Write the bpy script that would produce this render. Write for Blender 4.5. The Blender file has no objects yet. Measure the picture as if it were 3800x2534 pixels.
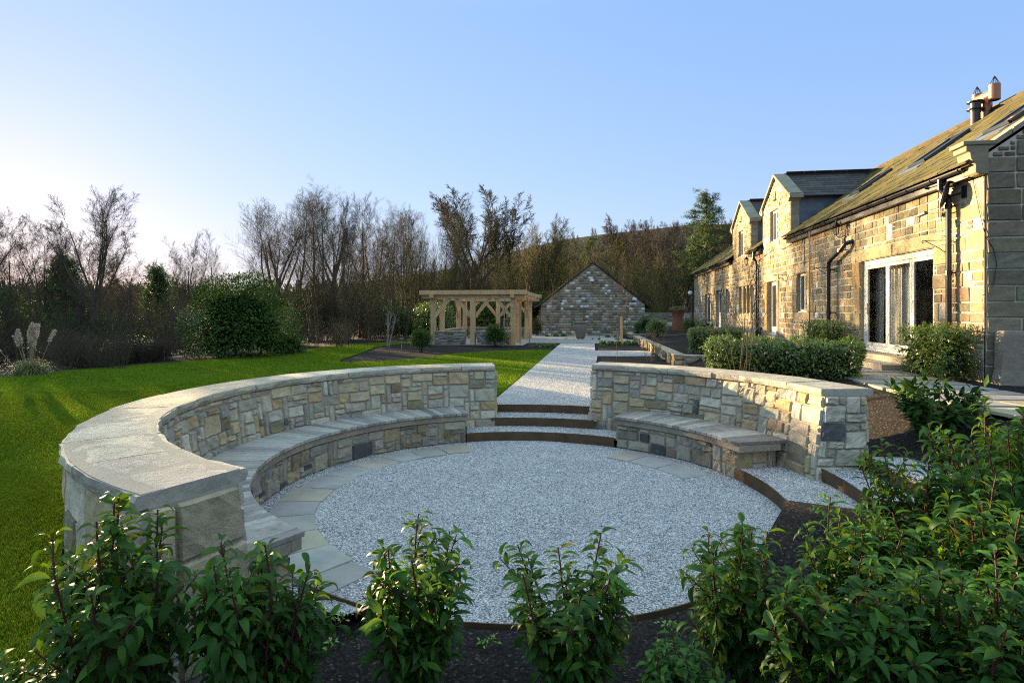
import bpy, bmesh, math, random
import numpy as np
from mathutils import Vector, Matrix
R_=math.radians
sc=bpy.context.scene
C=sc.collection
# ---------------------------------------------------------------- camera
cd=bpy.data.cameras.new('camera'); cam=bpy.data.objects.new('camera',cd); C.objects.link(cam)
cam.location=(0,0,2.4); cam.rotation_euler=(R_(90),0,R_(8.4507))
cd.sensor_width=36; cd.lens=36*2100/3800; cd.shift_y=-107/3800; cd.clip_start=.05; cd.clip_end=6000
sc.camera=cam
# ---------------------------------------------------------------- sky and sun
SUN_AZ,SUN_EL=51.0,8.0
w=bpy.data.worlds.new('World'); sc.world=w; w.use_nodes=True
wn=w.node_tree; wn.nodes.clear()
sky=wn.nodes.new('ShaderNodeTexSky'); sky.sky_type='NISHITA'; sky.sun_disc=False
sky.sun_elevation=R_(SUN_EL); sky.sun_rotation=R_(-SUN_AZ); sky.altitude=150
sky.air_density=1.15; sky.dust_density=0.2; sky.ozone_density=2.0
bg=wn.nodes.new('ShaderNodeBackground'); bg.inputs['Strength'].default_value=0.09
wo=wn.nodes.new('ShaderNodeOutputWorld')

sp_=wn.nodes.new('ShaderNodeSeparateColor'); cb_=wn.nodes.new('ShaderNodeCombineColor'); wn.links.new(sky.outputs[0],sp_.inputs[0])
for i_,(g_,k_) in enumerate(((.50,.60),(.36,.80),(.16,1.44))):   # soft tone curve of the photograph's sky, per channel
    p_=wn.nodes.new('ShaderNodeMath'); p_.operation='POWER'; p_.inputs[1].default_value=g_; m_=wn.nodes.new('ShaderNodeMath'); m_.operation='MULTIPLY'; m_.inputs[1].default_value=k_
    wn.links.new(sp_.outputs[i_],p_.inputs[0]); wn.links.new(p_.outputs[0],m_.inputs[0]); wn.links.new(m_.outputs[0],cb_.inputs[i_])
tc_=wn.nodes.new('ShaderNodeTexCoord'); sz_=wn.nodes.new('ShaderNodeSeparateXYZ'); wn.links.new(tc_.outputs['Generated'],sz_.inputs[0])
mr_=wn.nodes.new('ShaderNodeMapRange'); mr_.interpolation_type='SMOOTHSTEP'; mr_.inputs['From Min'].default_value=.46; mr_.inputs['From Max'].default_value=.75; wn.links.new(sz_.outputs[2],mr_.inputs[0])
mx_=wn.nodes.new('ShaderNodeMix'); mx_.data_type='RGBA'; mx_.blend_type='MULTIPLY'; wn.links.new(mr_.outputs[0],mx_.inputs[0]); wn.links.new(cb_.outputs[0],mx_.inputs[6]); mx_.inputs[7].default_value=(3.5,2.7,1.7,1)   # unseen upper sky boosted and warmed, added to lift the shade
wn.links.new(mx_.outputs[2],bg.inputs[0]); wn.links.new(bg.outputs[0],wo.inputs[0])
sl=bpy.data.lights.new('sun','SUN'); sl.energy=3.9; sl.angle=R_(.5); sl.color=(1.0,.73,.40)
so=bpy.data.objects.new('sun',sl); C.objects.link(so); so.location=(-30,25,20)
a,e=R_(SUN_AZ),R_(SUN_EL)
so.rotation_euler=Vector((math.sin(a)*math.cos(e),-math.cos(a)*math.cos(e),-math.sin(e))).to_track_quat('-Z','Y').to_euler()
vs=sc.view_settings; vs.view_transform='Standard'; vs.look='None'; vs.gamma=1; vs.exposure=2.737
sc.cycles.max_bounces=6; sc.cycles.diffuse_bounces=3; sc.cycles.glossy_bounces=3; sc.cycles.transmission_bounces=4
sc.cycles.transparent_max_bounces=12
sc.cycles.use_denoising=False; sc.cycles.sample_clamp_indirect=.35; sc.cycles.pixel_filter_type='BLACKMAN_HARRIS'; sc.cycles.filter_width=1.1; sc.cycles.use_adaptive_sampling=False; sc.cycles.caustics_reflective=False; sc.cycles.caustics_refractive=False
# ---------------------------------------------------------------- helpers
ORG={}
rnd=random.Random(7)
def tag(o,label=None,cat=None,group=None,kind=None):
    if label: o['label']=label
    if cat: o['category']=cat
    if group: o['group']=group
    if kind: o['kind']=kind
    return o
def thing(name,label,cat,loc,group=None):
    o=bpy.data.objects.new(name,None); C.objects.link(o); o.location=loc; o.empty_display_size=.2
    ORG[o.name]=Vector(loc); return tag(o,label,cat,group)
def link(name,me,parent=None,loc=None):
    o=bpy.data.objects.new(name,me); C.objects.link(o)
    if parent: o.parent=parent; ORG[o.name]=ORG[parent.name]
    else:
        ORG[o.name]=Vector(loc or (0,0,0)); o.location=loc or (0,0,0)
    return o
def npmesh(name,V,F,mats,tint=None,smooth=False,midx=None):
    V=np.ascontiguousarray(V,dtype=np.float32); F=np.ascontiguousarray(F,dtype=np.int32); k=F.shape[1]; M=len(F)
    me=bpy.data.meshes.new(name); me.vertices.add(len(V)); me.vertices.foreach_set('co',V.ravel())
    me.loops.add(M*k); me.loops.foreach_set('vertex_index',F.ravel())
    me.polygons.add(M); me.polygons.foreach_set('loop_start',np.arange(0,M*k,k,dtype=np.int32))
    if smooth: me.polygons.foreach_set('use_smooth',np.ones(M,dtype=bool))
    for m in mats: me.materials.append(m)
    if midx is not None: me.polygons.foreach_set('material_index',np.ascontiguousarray(midx,dtype=np.int32))
    me.update(calc_edges=True)
    if tint is not None:
        at=me.attributes.new('tint','FLOAT_COLOR','FACE'); t=np.ones((M,4),np.float32); t[:,:3]=tint
        at.data.foreach_set('color',t.ravel())
    return me
def npobj(name,V,F,mats,parent=None,loc=None,tint=None,smooth=False,midx=None):
    if not isinstance(mats,(list,tuple)): mats=[mats]
    og=np.array(ORG[parent.name]) if parent else np.array(loc or (0,0,0))
    return link(name,npmesh(name,np.asarray(V)-og,F,mats,tint,smooth,midx),parent,loc)
class MB:
    def __init__(s): s.v=[];s.f=[];s.t=[];s.m=[]
    def add(s,vs,fs,tint=(1,1,1),m=0):
        o=len(s.v); s.v+= [tuple(p) for p in vs]; s.f+=[tuple(i+o for i in f) for f in fs]; s.t+=[tint]*len(fs); s.m+=[m]*len(fs)
    def quad(s,a,b,c,d,tint=(1,1,1),m=0): s.add([a,b,c,d],[(0,1,2,3)],tint,m)
    def obb(s,c,ux,uy,uz,tint=(1,1,1),m=0):
        c,ux,uy,uz=Vector(c),Vector(ux),Vector(uy),Vector(uz)
        vs=[c+ux*i+uy*j+uz*k for k in(-1,1) for j in(-1,1) for i in(-1,1)]
        s.add(vs,[(0,2,3,1),(4,5,7,6),(0,1,5,4),(2,6,7,3),(0,4,6,2),(1,3,7,5)],tint,m)
    def box(s,x0,x1,y0,y1,z0,z1,tint=(1,1,1),m=0):
        s.obb(((x0+x1)/2,(y0+y1)/2,(z0+z1)/2),((x1-x0)/2,0,0),(0,(y1-y0)/2,0),(0,0,(z1-z0)/2),tint,m)
    def beam(s,p0,p1,wd,ht,tint=(1,1,1),m=0,up=(0,0,1)):
        p0,p1=Vector(p0),Vector(p1); d=p1-p0; L=d.length; d=d/L; up=Vector(up)
        sd=d.cross(up)
        if sd.length<1e-4: sd=d.cross(Vector((0,1,0)))
        sd.normalize(); u2=sd.cross(d)
        s.obb((p0+p1)/2,d*(L/2),sd*(wd/2),u2*(ht/2),tint,m)
    def tube(s,pts,r,k=8,tint=(1,1,1),m=0,caps=True):
        pts=[Vector(p) for p in pts]; n=len(pts)
        if not isinstance(r,(list,tuple)): r=[r]*n
        vs=[];fs=[]; ref=None
        for i,p in enumerate(pts):
            d=(pts[min(i+1,n-1)]-pts[max(i-1,0)]); d.normalize()
            if ref is None: ref=Vector((0,0,1)) if abs(d.z)<.9 else Vector((1,0,0))
            x=ref-d*ref.dot(d)
            if x.length<1e-5: x=d.orthogonal()
            x.normalize(); y=d.cross(x); ref=x
            for j in range(k):
                an=2*math.pi*j/k; vs.append(p+(x*math.cos(an)+y*math.sin(an))*r[i])
        for i in range(n-1):
            for j in range(k):
                j2=(j+1)%k; fs.append((i*k+j,i*k+j2,(i+1)*k+j2,(i+1)*k+j))
        if caps: fs.append(tuple(range(k))[::-1]); fs.append(tuple((n-1)*k+j for j in range(k)))
        s.add(vs,fs,tint,m)
    def lathe(s,prof,c,k=24,tint=(1,1,1),m=0):
        vs=[];fs=[]
        for r,z in prof:
            for j in range(k):
                an=2*math.pi*j/k; vs.append((c[0]+r*math.cos(an),c[1]+r*math.sin(an),c[2]+z))
        n=len(prof)
        for i in range(n-1):
            for j in range(k):
                j2=(j+1)%k; fs.append((i*k+j,i*k+j2,(i+1)*k+j2,(i+1)*k+j))
        s.add(vs,fs,tint,m)
    def poly(s,pts,tint=(1,1,1),m=0): s.add(pts,[tuple(range(len(pts)))],tint,m)
    def prism(s,poly,d,tint=(1,1,1),m=0):
        n=len(poly); d=Vector(d); vs=[Vector(p) for p in poly]; vs=vs+[p+d for p in vs]
        s.add(vs,[tuple(range(n))[::-1],tuple(range(n,2*n))]+[(i,(i+1)%n,n+(i+1)%n,n+i) for i in range(n)],tint,m)
    def build(s,name,mats,parent=None,loc=None,smooth=False,bevel=0,seg=2):
        if not isinstance(mats,(list,tuple)): mats=[mats]
        og=ORG[parent.name] if parent else Vector(loc or (0,0,0))
        me=bpy.data.meshes.new(name); me.from_pydata([(p[0]-og.x,p[1]-og.y,p[2]-og.z) for p in s.v],[],s.f)
        for m in mats: me.materials.append(m)
        if len(mats)>1: me.polygons.foreach_set('material_index',s.m)
        at=me.attributes.new('tint','FLOAT_COLOR','FACE'); t=np.ones((len(s.f),4),np.float32); t[:,:3]=np.array(s.t,np.float32).reshape(-1,3)
        at.data.foreach_set('color',t.ravel())
        if smooth: me.polygons.foreach_set('use_smooth',[True]*len(s.f))
        me.update()
        o=link(name,me,parent,loc)
        if bevel:
            b=o.modifiers.new('edge','BEVEL'); b.width=bevel; b.segments=seg; b.limit_method='ANGLE'; b.angle_limit=R_(40)
        return o
def segtubes(P0,P1,R0,R1,k=3):
    P0,P1=np.asarray(P0,float),np.asarray(P1,float); R0,R1=np.asarray(R0,float),np.asarray(R1,float)
    d=P1-P0; d/=np.maximum(np.linalg.norm(d,axis=1,keepdims=True),1e-9)
    ref=np.where(np.abs(d[:,2:3])<.9,np.array([[0,0,1.]]),np.array([[1.,0,0]]))
    x=np.cross(d,ref); x/=np.linalg.norm(x,axis=1,keepdims=True); y=np.cross(d,x)
    an=2*np.pi*np.arange(k)/k
    ring=x[:,None,:]*np.cos(an)[None,:,None]+y[:,None,:]*np.sin(an)[None,:,None]
    V=np.concatenate([P0[:,None,:]+ring*R0[:,None,None],P1[:,None,:]+ring*R1[:,None,None]],1) # n,2k,3
    n=len(P0); j=np.arange(k); j2=(j+1)%k
    f=np.stack([j,j2,k+j2,k+j],1)[None]+(np.arange(n)*2*k)[:,None,None]
    return V.reshape(-1,3),f.reshape(-1,4)
def ss(t):
    t=np.clip(t,0,1); return t*t*(3-2*t)
# ---------------------------------------------------------------- materials
class Mt:
    def __init__(s,name,rough=.85,spec=.3):
        s.m=bpy.data.materials.new(name); s.m.use_nodes=True; s.nt=s.m.node_tree; s.b=s.nt.nodes['Principled BSDF']
        s.b.inputs['Roughness'].default_value=rough; s.b.inputs['Specular IOR Level'].default_value=spec
        g=s.nt.nodes.new('ShaderNodeNewGeometry'); s.pos=g.outputs['Position']; s.geo=g
    def n(s,t,**k):
        nd=s.nt.nodes.new(t)
        for a,v in k.items(): setattr(nd,a,v)
        return nd
    def L(s,a,b): s.nt.links.new(a,b)
    def scaled(s,v,sc_):
        if sc_ is None: return v
        m=s.n('ShaderNodeVectorMath',operation='MULTIPLY'); s.L(v,m.inputs[0]); m.inputs[1].default_value=sc_; return m.outputs[0]
    def noise(s,scale,detail=3,rough=.6,stretch=None,co=None):
        nd=s.n('ShaderNodeTexNoise'); nd.inputs['Scale'].default_value=scale; nd.inputs['Detail'].default_value=detail; nd.inputs['Roughness'].default_value=rough
        s.L(s.scaled(co or s.pos,stretch),nd.inputs['Vector']); return nd.outputs[0]
    def vor(s,scale,feature='F1',out='Distance',stretch=None,rand=1):
        nd=s.n('ShaderNodeTexVoronoi',feature=feature); nd.inputs['Scale'].default_value=scale; nd.inputs['Randomness'].default_value=rand
        s.L(s.scaled(s.pos,stretch),nd.inputs['Vector']); return nd.outputs[out]
    def ramp(s,fac,stops,interp='LINEAR'):
        nd=s.n('ShaderNodeValToRGB'); el=nd.color_ramp.elements; nd.color_ramp.interpolation=interp
        while len(el)<len(stops): el.new(.5)
        for e_,(p,c) in zip(el,stops):
            e_.position=p; e_.color=(c if isinstance(c,(tuple,list)) else (c,c,c))[:3]+(1,) if isinstance(c,(tuple,list)) else (c,c,c,1)
        s.L(fac,nd.inputs[0]); return nd.outputs[0]
    def mix(s,f,a,b,mode='MIX'):
        nd=s.n('ShaderNodeMix',data_type='RGBA',blend_type=mode)
        for sock,val in ((nd.inputs[0],f),(nd.inputs[6],a),(nd.inputs[7],b)):
            if isinstance(val,(int,float)): sock.default_value=val if sock==nd.inputs[0] else (val,val,val,1)
            elif isinstance(val,(tuple,list)): sock.default_value=tuple(val)[:3]+(1,)
            else: s.L(val,sock)
        return nd.outputs[2]
    def math(s,op,a,b=0.):
        nd=s.n('ShaderNodeMath',operation=op)
        for i,v in enumerate((a,b)):
            if isinstance(v,(int,float)): nd.inputs[i].default_value=v
            else: s.L(v,nd.inputs[i])
        return nd.outputs[0]
    def tint(s): return s.n('ShaderNodeAttribute',attribute_name='tint').outputs['Color']
    def sepz(s):
        nd=s.n('ShaderNodeSeparateXYZ'); s.L(s.pos,nd.inputs[0]); return nd.outputs[2]
    def normz(s):
        nd=s.n('ShaderNodeSeparateXYZ'); s.L(s.geo.outputs['Normal'],nd.inputs[0]); return nd.outputs[2]
    def col(s,c):
        if isinstance(c,(tuple,list)): s.b.inputs['Base Color'].default_value=tuple(c)[:3]+(1,)
        else: s.L(c,s.b.inputs['Base Color'])
    def bump(s,h,strength=.5,dist=.01,chain=None):
        nd=s.n('ShaderNodeBump'); nd.inputs['Strength'].default_value=strength; nd.inputs['Distance'].default_value=dist
        s.L(h,nd.inputs['Height'])
        if chain is not None: s.L(chain,nd.inputs['Normal'])
        s.L(nd.outputs[0],s.b.inputs['Normal']); return nd.outputs[0]
M={}
def mk(name,c,rough=.8,spec=.3,var=.25,vs_=6,bump=0,bs=40,bd=.01,metal=0,tinted=False,stretch=None,stain=None):
    t=Mt(name,rough,spec); t.b.inputs['Metallic'].default_value=metal
    f=t.ramp(t.noise(vs_,5,.65,stretch),[(.25,1-var),(.75,1+var)])
    base=t.mix(1,t.tint(),c,'MULTIPLY') if tinted else c
    col=t.mix(1,base,f,'MULTIPLY')
    if stain:
        k=t.ramp(t.noise(stain[1],6,.7,stretch),[(stain[2],0.),(stain[2]+.18,1.)]); col=t.mix(t.math('MULTIPLY',k,stain[3]),col,stain[0])
    t.col(col)
    if bump:
        b=t.bump(t.noise(bs,6,.7,stretch),bump,bd)
    M[name]=t.m; return t
mk('stone',(1,1,1),.92,.15,.28,9,.9,22,.02,tinted=True,stain=((.09,.085,.075),7,.60,.55))
mk('house_stone',(1,1,1),.92,.15,.25,7,.8,18,.02,tinted=True,stain=((.10,.085,.06),5,.62,.5))
mk('mortar',(.34,.305,.235),.95,.1,.12,10,.5,60,.006)
mk('house_mortar',(.58,.52,.39),.95,.1,.15,6,.5,50,.006)
mk('coping',(.43,.39,.30),.9,.2,.26,3.4,.75,18,.015,tinted=True,stain=((.20,.205,.165),2.6,.47,.75))
mk('rust_stone',(1,1,1),.92,.15,.28,9,.9,22,.02,tinted=True,stretch=(1,1,.3),stain=((.17,.075,.022),2.2,.53,.85))
mk('flag',(.34,.31,.25),.8,.3,.16,3,.4,14,.01,tinted=True,stain=((.22,.22,.21),2.0,.5,.6))
mk('oak',(.52,.36,.18),.75,.25,.22,4,.4,30,.008,tinted=True,stretch=(1,1,.25),stain=((.22,.17,.11),2.5,.6,.6))
mk('grey_wood',(.33,.31,.275),.8,.2,.25,14,.4,40,.006,tinted=True,stain=((.10,.095,.09),3,.55,.7))
mk('corten',(.105,.062,.030),.75,.3,.35,5,.2,30,.004,stain=((.03,.025,.022),2.5,.58,.9))
mk('black_plastic',(.018,.018,.02),.35,.4,.1,8)
mk('iron',(.012,.012,.013),.5,.4,.1,8)
mk('steel_light',(.30,.31,.33),.3,.5,.1,8,metal=.7)
mk('white_paint',(.74,.70,.58),.45,.4,.05,8)
mk('white_plastic',(.8,.8,.79),.4,.4,.03,8)
mk('lead',(.10,.125,.165),.55,.4,.30,3,.2,8,.006,metal=.25,stain=((.19,.22,.27),3,.55,.6))
mk('terracotta',(.26,.095,.055),.8,.2,.2,4,.2,40,.004)
mk('urn_stone',(.20,.17,.145),.8,.2,.3,9,.5,40,.006)
mk('copper',(.36,.16,.085),.4,.5,.2,6,metal=.6)
mk('black_metal',(.022,.03,.036),.35,.5,.1,5)
mk('fabric_white',(.74,.72,.66),.9,.1,.05,5)
mk('plaster',(.62,.58,.46),.9,.1,.05,2)
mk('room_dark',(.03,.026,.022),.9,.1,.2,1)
mk('bark',(.115,.095,.065),.9,.1,.3,3,.6,25,.02,stretch=(1,1,.3),stain=((.10,.12,.05),1.2,.55,.6))
mk('twig',(.085,.070,.046),.85,.1,.25,.8)
mk('olive_twig',(.105,.098,.040),.85,.1,.3,.8)
mk('brown_twig',(.08,.066,.042),.9,.1,.3,1.2)
mk('pale_bark',(.30,.26,.20),.85,.1,.25,6)
mk('tan_twig',(.25,.155,.08),.85,.1,.2,6)
mk('red_stem',(.085,.026,.020),.6,.3,.3,18)
mk('dark_stem',(.055,.042,.03),.8,.2,.3,18,.3,60,.003)
mk('slate_shed',(.045,.047,.058),.7,.3,.25,2)
mk('shed_wall',(.075,.055,.04),.9,.1,.3,3)
mk('plume',(.62,.53,.40),.95,.05,.15,20)
mk('straw',(.34,.28,.15),.9,.1,.2,10)
# roof slates with moss
t=mk('roof_slate',(.095,.08,.058),.9,.15,.3,5,.6,20,.02,tinted=True)
mo=t.ramp(t.noise(2.6,8,.72),[(.36,0.),(.52,1.)]); nz=t.ramp(t.normz(),[(.45,0.),(.7,1.)])
old=t.b.inputs['Base Color'].links[0].from_socket
t.col(t.mix(t.math('MULTIPLY',mo,t.math('MULTIPLY',nz,.85)),old,t.mix(t.noise(30,3),(.075,.072,.012),(.185,.16,.028))))
mk('grey_slate',(.075,.070,.062),.9,.15,.25,6,.5,20,.015,tinted=True)
# gravel
t=Mt('gravel',.9,.2); vc=t.vor(62,'F1','Color'); sx=t.n('ShaderNodeSeparateXYZ'); t.L(vc,sx.inputs[0])
c1=t.ramp(sx.outputs[0],[(0,(.17,.165,.155)),(.22,(.44,.42,.385)),(.6,(.66,.635,.585)),(1,(.90,.865,.80))])
dist=t.vor(62,'F1','Distance'); c2=t.ramp(dist,[(.3,1.),(.7,.45)])
big=t.ramp(t.noise(1.3,4,.6),[(.3,.88),(.7,1.1)])
mid=t.ramp(t.noise(9,4,.75),[(.3,.78),(.7,1.16)]); t.col(t.mix(1,t.mix(1,t.mix(1,c1,c2,'MULTIPLY'),big,'MULTIPLY'),mid,'MULTIPLY')); t.bump(t.math('MULTIPLY',dist,-1.),1.,.012); M['gravel']=t.m
mk('pebble',(1,1,1),.85,.25,.15,90,tinted=True)
# mulch / soil
t=Mt('soil',.95,.1); v=t.vor(55,'F1','Color',(1,1,1)); s2=t.n('ShaderNodeSeparateXYZ'); t.L(v,s2.inputs[0])
c1=t.ramp(s2.outputs[1],[(0,(.009,.008,.0075)),(.6,(.021,.0175,.015)),(.93,(.038,.031,.025)),(1,(.10,.085,.07))])
pd=t.n('ShaderNodeVectorMath',operation='LENGTH'); t.L(t.pos,pd.inputs[0])
fard=t.ramp(t.math('DIVIDE',pd.outputs['Value'],200.),[(.3,0.),(.45,1.)])
t.col(t.mix(fard,c1,t.ramp(t.noise(.05,5),[(.3,(.055,.05,.022)),(.7,(.075,.068,.03))])))
h1=t.bump(t.noise(9,6,.75),.3,.03); t.bump(t.vor(55,'F1','Distance'),.3,.01,h1); M['soil']=t.m
# lawn
t=Mt('lawn',1.,.0)
gcol=t.ramp(t.noise(2.2,6,.7),[(.28,(.055,.105,.007)),(.5,(.095,.165,.010)),(.75,(.155,.215,.018))])
fine=t.ramp(t.noise(55,4,.7,(1,1,1)),[(.3,.45),(.7,1.35)])
t.col(t.mix(1,gcol,fine,'MULTIPLY')); hh=t.bump(t.noise(1.4,4,.6),.5,.06); t.bump(t.noise(70,4,.7),.9,.03,hh); M['lawn']=t.m
def leafmat(name,top,under,rough=.32,spec=.5,trans=.25):
    t=Mt(name,rough,spec); tn=t.tint()
    v=t.ramp(t.noise(14,2),[(.3,.8),(.7,1.2)])
    ct=t.mix(1,t.mix(1,tn,top,'MULTIPLY'),v,'MULTIPLY'); cu=t.mix(1,t.mix(1,tn,under,'MULTIPLY'),v,'MULTIPLY')
    c=t.mix(t.geo.outputs['Backfacing'],ct,cu); t.col(c)
    tr=t.n('ShaderNodeBsdfTranslucent'); t.L(t.mix(1,cu,(1.5,1.5,.9),'MULTIPLY'),tr.inputs[0])
    ms=t.n('ShaderNodeMixShader'); ms.inputs[0].default_value=trans
    t.L(t.b.outputs[0],ms.inputs[1]); t.L(tr.outputs[0],ms.inputs[2]); t.L(ms.outputs[0],t.nt.nodes['Material Output'].inputs[0])
    M[name]=t.m
leafmat('laurel_leaf',(.020,.062,.010),(.10,.19,.026),.5,.15,.18)
leafmat('hedge_leaf',(.045,.100,.018),(.11,.17,.035),.40,.45)
leafmat('dark_leaf',(.026,.066,.012),(.040,.085,.016),.75,.08,.08)
leafmat('pine_leaf',(.045,.080,.028),(.06,.10,.03),.6,.3)
leafmat('moor_leaf',(.075,.075,.020),(.09,.085,.025),.7,.2)
leafmat('grass_blade',(.115,.182,.018),(.115,.182,.018),.8,.05,.4)
leafmat('pampas_blade',(.13,.145,.065),(.15,.16,.08),.6,.2,.3)
# glass: clear sheet, mirror part by angle
t=Mt('glass',.02,.5); fr=t.n('ShaderNodeFresnel'); fr.inputs[0].default_value=1.3
tr=t.n('ShaderNodeBsdfTransparent'); tr.inputs[0].default_value=(.86,.88,.86,1); gl=t.n('ShaderNodeBsdfGlossy'); gl.inputs['Roughness'].default_value=.01
ms=t.n('ShaderNodeMixShader'); t.L(fr.outputs[0],ms.inputs[0]); t.L(tr.outputs[0],ms.inputs[1]); t.L(gl.outputs[0],ms.inputs[2]); t.L(ms.outputs[0],t.nt.nodes['Material Output'].inputs[0]); M['glass']=t.m
mk('dark_glass',(.035,.04,.045),.06,.6,.2,1)
# hill
t=Mt('moor',.95,.1); n1=t.noise(.02,6,.65); hz=t.math('DIVIDE',t.sepz(),80.)
t.col(t.mix(t.ramp(n1,[(.35,0.),(.65,1.)]),(.030,.024,.017),(.024,.025,.012))); t.bump(t.noise(.15,5,.7),.8,2.); M['moor']=t.m
# flag paving sheet with joints
t=Mt('paving',.85,.25); bk=t.n('ShaderNodeTexBrick'); bk.offset=.37; bk.inputs['Scale'].default_value=1.; bk.inputs['Mortar Size'].default_value=.012; bk.inputs['Brick Width'].default_value=.9; bk.inputs['Row Height'].default_value=.6
bk.inputs['Color1'].default_value=(.34,.30,.24,1); bk.inputs['Color2'].default_value=(.26,.25,.225,1); bk.inputs['Mortar'].default_value=(.12,.11,.10,1)
t.L(t.pos,bk.inputs['Vector']); t.col(t.mix(1,bk.outputs[0],t.ramp(t.noise(3,5,.7),[(.3,.75),(.7,1.2)]),'MULTIPLY')); t.bump(t.noise(12,5,.6),.3,.01); M['paving']=t.m
# ================================================================= ground and sunken circle
CX,CY=-1.0,7.3
def pc(th,r,z=0.): return (CX+r*math.cos(R_(th)),CY+r*math.sin(R_(th)),z)
def g_np(x,y):
    x,y=np.asarray(x,float),np.asarray(y,float)
    r=np.hypot(x-CX,y-CY)
    z=np.full_like(x,.43)
    # right bank up to the house terrace
    x0=np.interp(y,[7.5,11.,14.,20.3,20.9,38.6,46],[4.35,3.4,3.1,3.2,3.10,2.75,2.6])
    wd=np.interp(y,[7.5,11.,14.,20.3,20.9,46],[1.1,1.5,1.8,1.6,.2,.2])
    lv=np.interp(y,[20.3,20.9],[.66,.38])
    z=z+ss((x-x0)/wd)*lv+np.where(y>20.6,ss((x-3.6)/3.2)*.27,0)
    # planting bed at the near side of the circle
    fr=ss((5.9-y)/1.3)*ss((x+4.6)/1.0)
    bed=.02+.10*np.maximum(r-3.15,0)+ss((x-2.6)/2.6)*.75
    z=z*(1-fr)+bed*fr
    z=np.where(x>14.2,z*1.0,z)
    # ground beyond the garden
    far=ss((-x-16.5)/14)*.9
    z=z-far
    z=z+ss((np.hypot(x,y)-70)/300)*8*ss((x+60)/200)
    return z
def gz(x,y): return float(g_np(np.array([x]),np.array([y]))[0])
def ground():
    rs=[0,1.5,2.6,3.02,3.12,3.5,3.9,4.45,4.6,4.8,5.1,5.5,6,6.5,7,7.5,8,9,10,11,12,13,14,15,16,17,18,20,22,24,26,28,30,33,36,40,45,52,60,75,100,140,200,300,450,800,1600,3000]
    n=180; V=[];F=[]
    for i,r in enumerate(rs):
        th=np.arange(n)*2*np.pi/n; x=CX+r*np.cos(th); y=CY+r*np.sin(th); z=g_np(x,y)-.004
        dg=np.degrees(th); dg=np.where(dg>256,dg-360,dg)
        front=(dg<-16)
        low=np.where(front,r<3.05,r<4.5)
        z=np.where(low,-.12,z)
        V+=list(zip(x,y,z))
    for i in range(len(rs)-1):
        for j in range(n): F.append((i*n+j,i*n+(j+1)%n,(i+1)*n+(j+1)%n,(i+1)*n+j))
    o=npobj('ground',np.array(V),np.array(F),M['soil'],smooth=True); tag(o,kind='structure')
ground()
def ngon_sheet(name,pts,z,mat,kind='structure',th=.03):
    bm=bmesh.new(); vs=[bm.verts.new((p[0],p[1],p[2] if len(p)>2 else z)) for p in pts]; f=bm.faces.new(vs)
    if f.normal.z<0: f.normal_flip()
    bm.normal_update()
    if bm.faces[:][0].normal.z<0: bmesh.ops.reverse_faces(bm,faces=bm.faces[:])
    ret=bmesh.ops.extrude_face_region(bm,geom=bm.faces[:])
    dn=[v for v in ret['geom'] if isinstance(v,bmesh.types.BMVert)]
    top=[v for v in bm.verts if v not in dn]
    for v in top: v.co.z-=th
    bmesh.ops.triangulate(bm,faces=bm.faces[:]); bmesh.ops.recalc_face_normals(bm,faces=bm.faces[:])
    me=bpy.data.meshes.new(name); bm.to_mesh(me); bm.free(); me.materials.append(mat)
    o=link(name,me); tag(o,kind=kind); return o
arcL=[pc(t_,4.66)[:2] for t_ in range(251,103,-4)]
LAWN=[(-2.27,12.0),(-2.25,20),(-2.22,29.6),(-3.2,29.4),(-4.6,28.6),(-6.4,26.9),(-7.1,24.4),(-7.8,22.6),(-8.6,21.6),(-9.9,20.9),(-10.5,22.2),(-11.1,25.4),(-12.3,30.4),(-12.2,33.2),(-11.3,36.2),(-13.2,36.0),(-14.8,33.),(-15.5,25.5),(-16.2,20.2),(-17.6,16.6),(-18.6,12),(-20,5),(-20,-4),(-3.2,-4),(-2.95,2.6)]+arcL
ngon_sheet('lawn',LAWN,.462,M['lawn'])
ngon_sheet('gravel_path',[pc(a_,4.575)[:2] for a_ in (104.9,100,95,90,85,80,78)]+[(-.05,12.2),(.0,22.2),(.06,25.7),(3.25,26.2),(3.1,29.6),(-.05,29.3),(-.09,36.0),(-2.2,36.0),(-2.22,30.0),(-2.24,12.1)],.458,M['gravel'])
ngon_sheet('paving',[(-10.4,33.2),(-4.3,33.2),(-4.3,36.1),(2.65,36.1),(2.6,45.0),(6.0,45.8),(7.1,52.),(-8.,50.),(-10.4,44.)],.472,M['paving'])
def grid_disc(name,rfun,z,mat,th0,th1,nr=14,nt=90,amp=.012,seed=1):
    rr=np.random.RandomState(seed); V=[];F=[]
    ths=np.radians(np.linspace(th0,th1,nt))
    for i in range(nr):
        for t_ in ths:
            r0,r1=rfun(math.degrees(t_)); r=r0+(r1-r0)*i/(nr-1)
            x,y=CX+r*math.cos(t_),CY+r*math.sin(t_)
            V.append((x,y,z+amp*(math.sin(x*2.3+y*1.1)+math.sin(y*3.1-x*.7)+math.sin(x*5.3)*.5)*.4))
    for i in range(nr-1):
        for j in range(nt-1): F.append((i*nt+j,i*nt+j+1,(i+1)*nt+j+1,(i+1)*nt+j))
    o=npobj(name,np.array(V),np.array(F),mat,smooth=True); tag(o,kind='structure'); return o
grid_disc('gravel_circle',lambda t_:(.001,3.235 if -16<((t_+180)%360-180) or ((t_+180)%360-180)<-106 else 3.06),0.0,M['gravel'],0,360,18,181)
grid_disc('gravel_tread',lambda t_:(3.245,3.86),.155,M['gravel'],65.5,115,5,40)
grid_disc('gravel_tread',lambda t_:(3.865,4.55),.305,M['gravel'],75,106,5,30)
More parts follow.
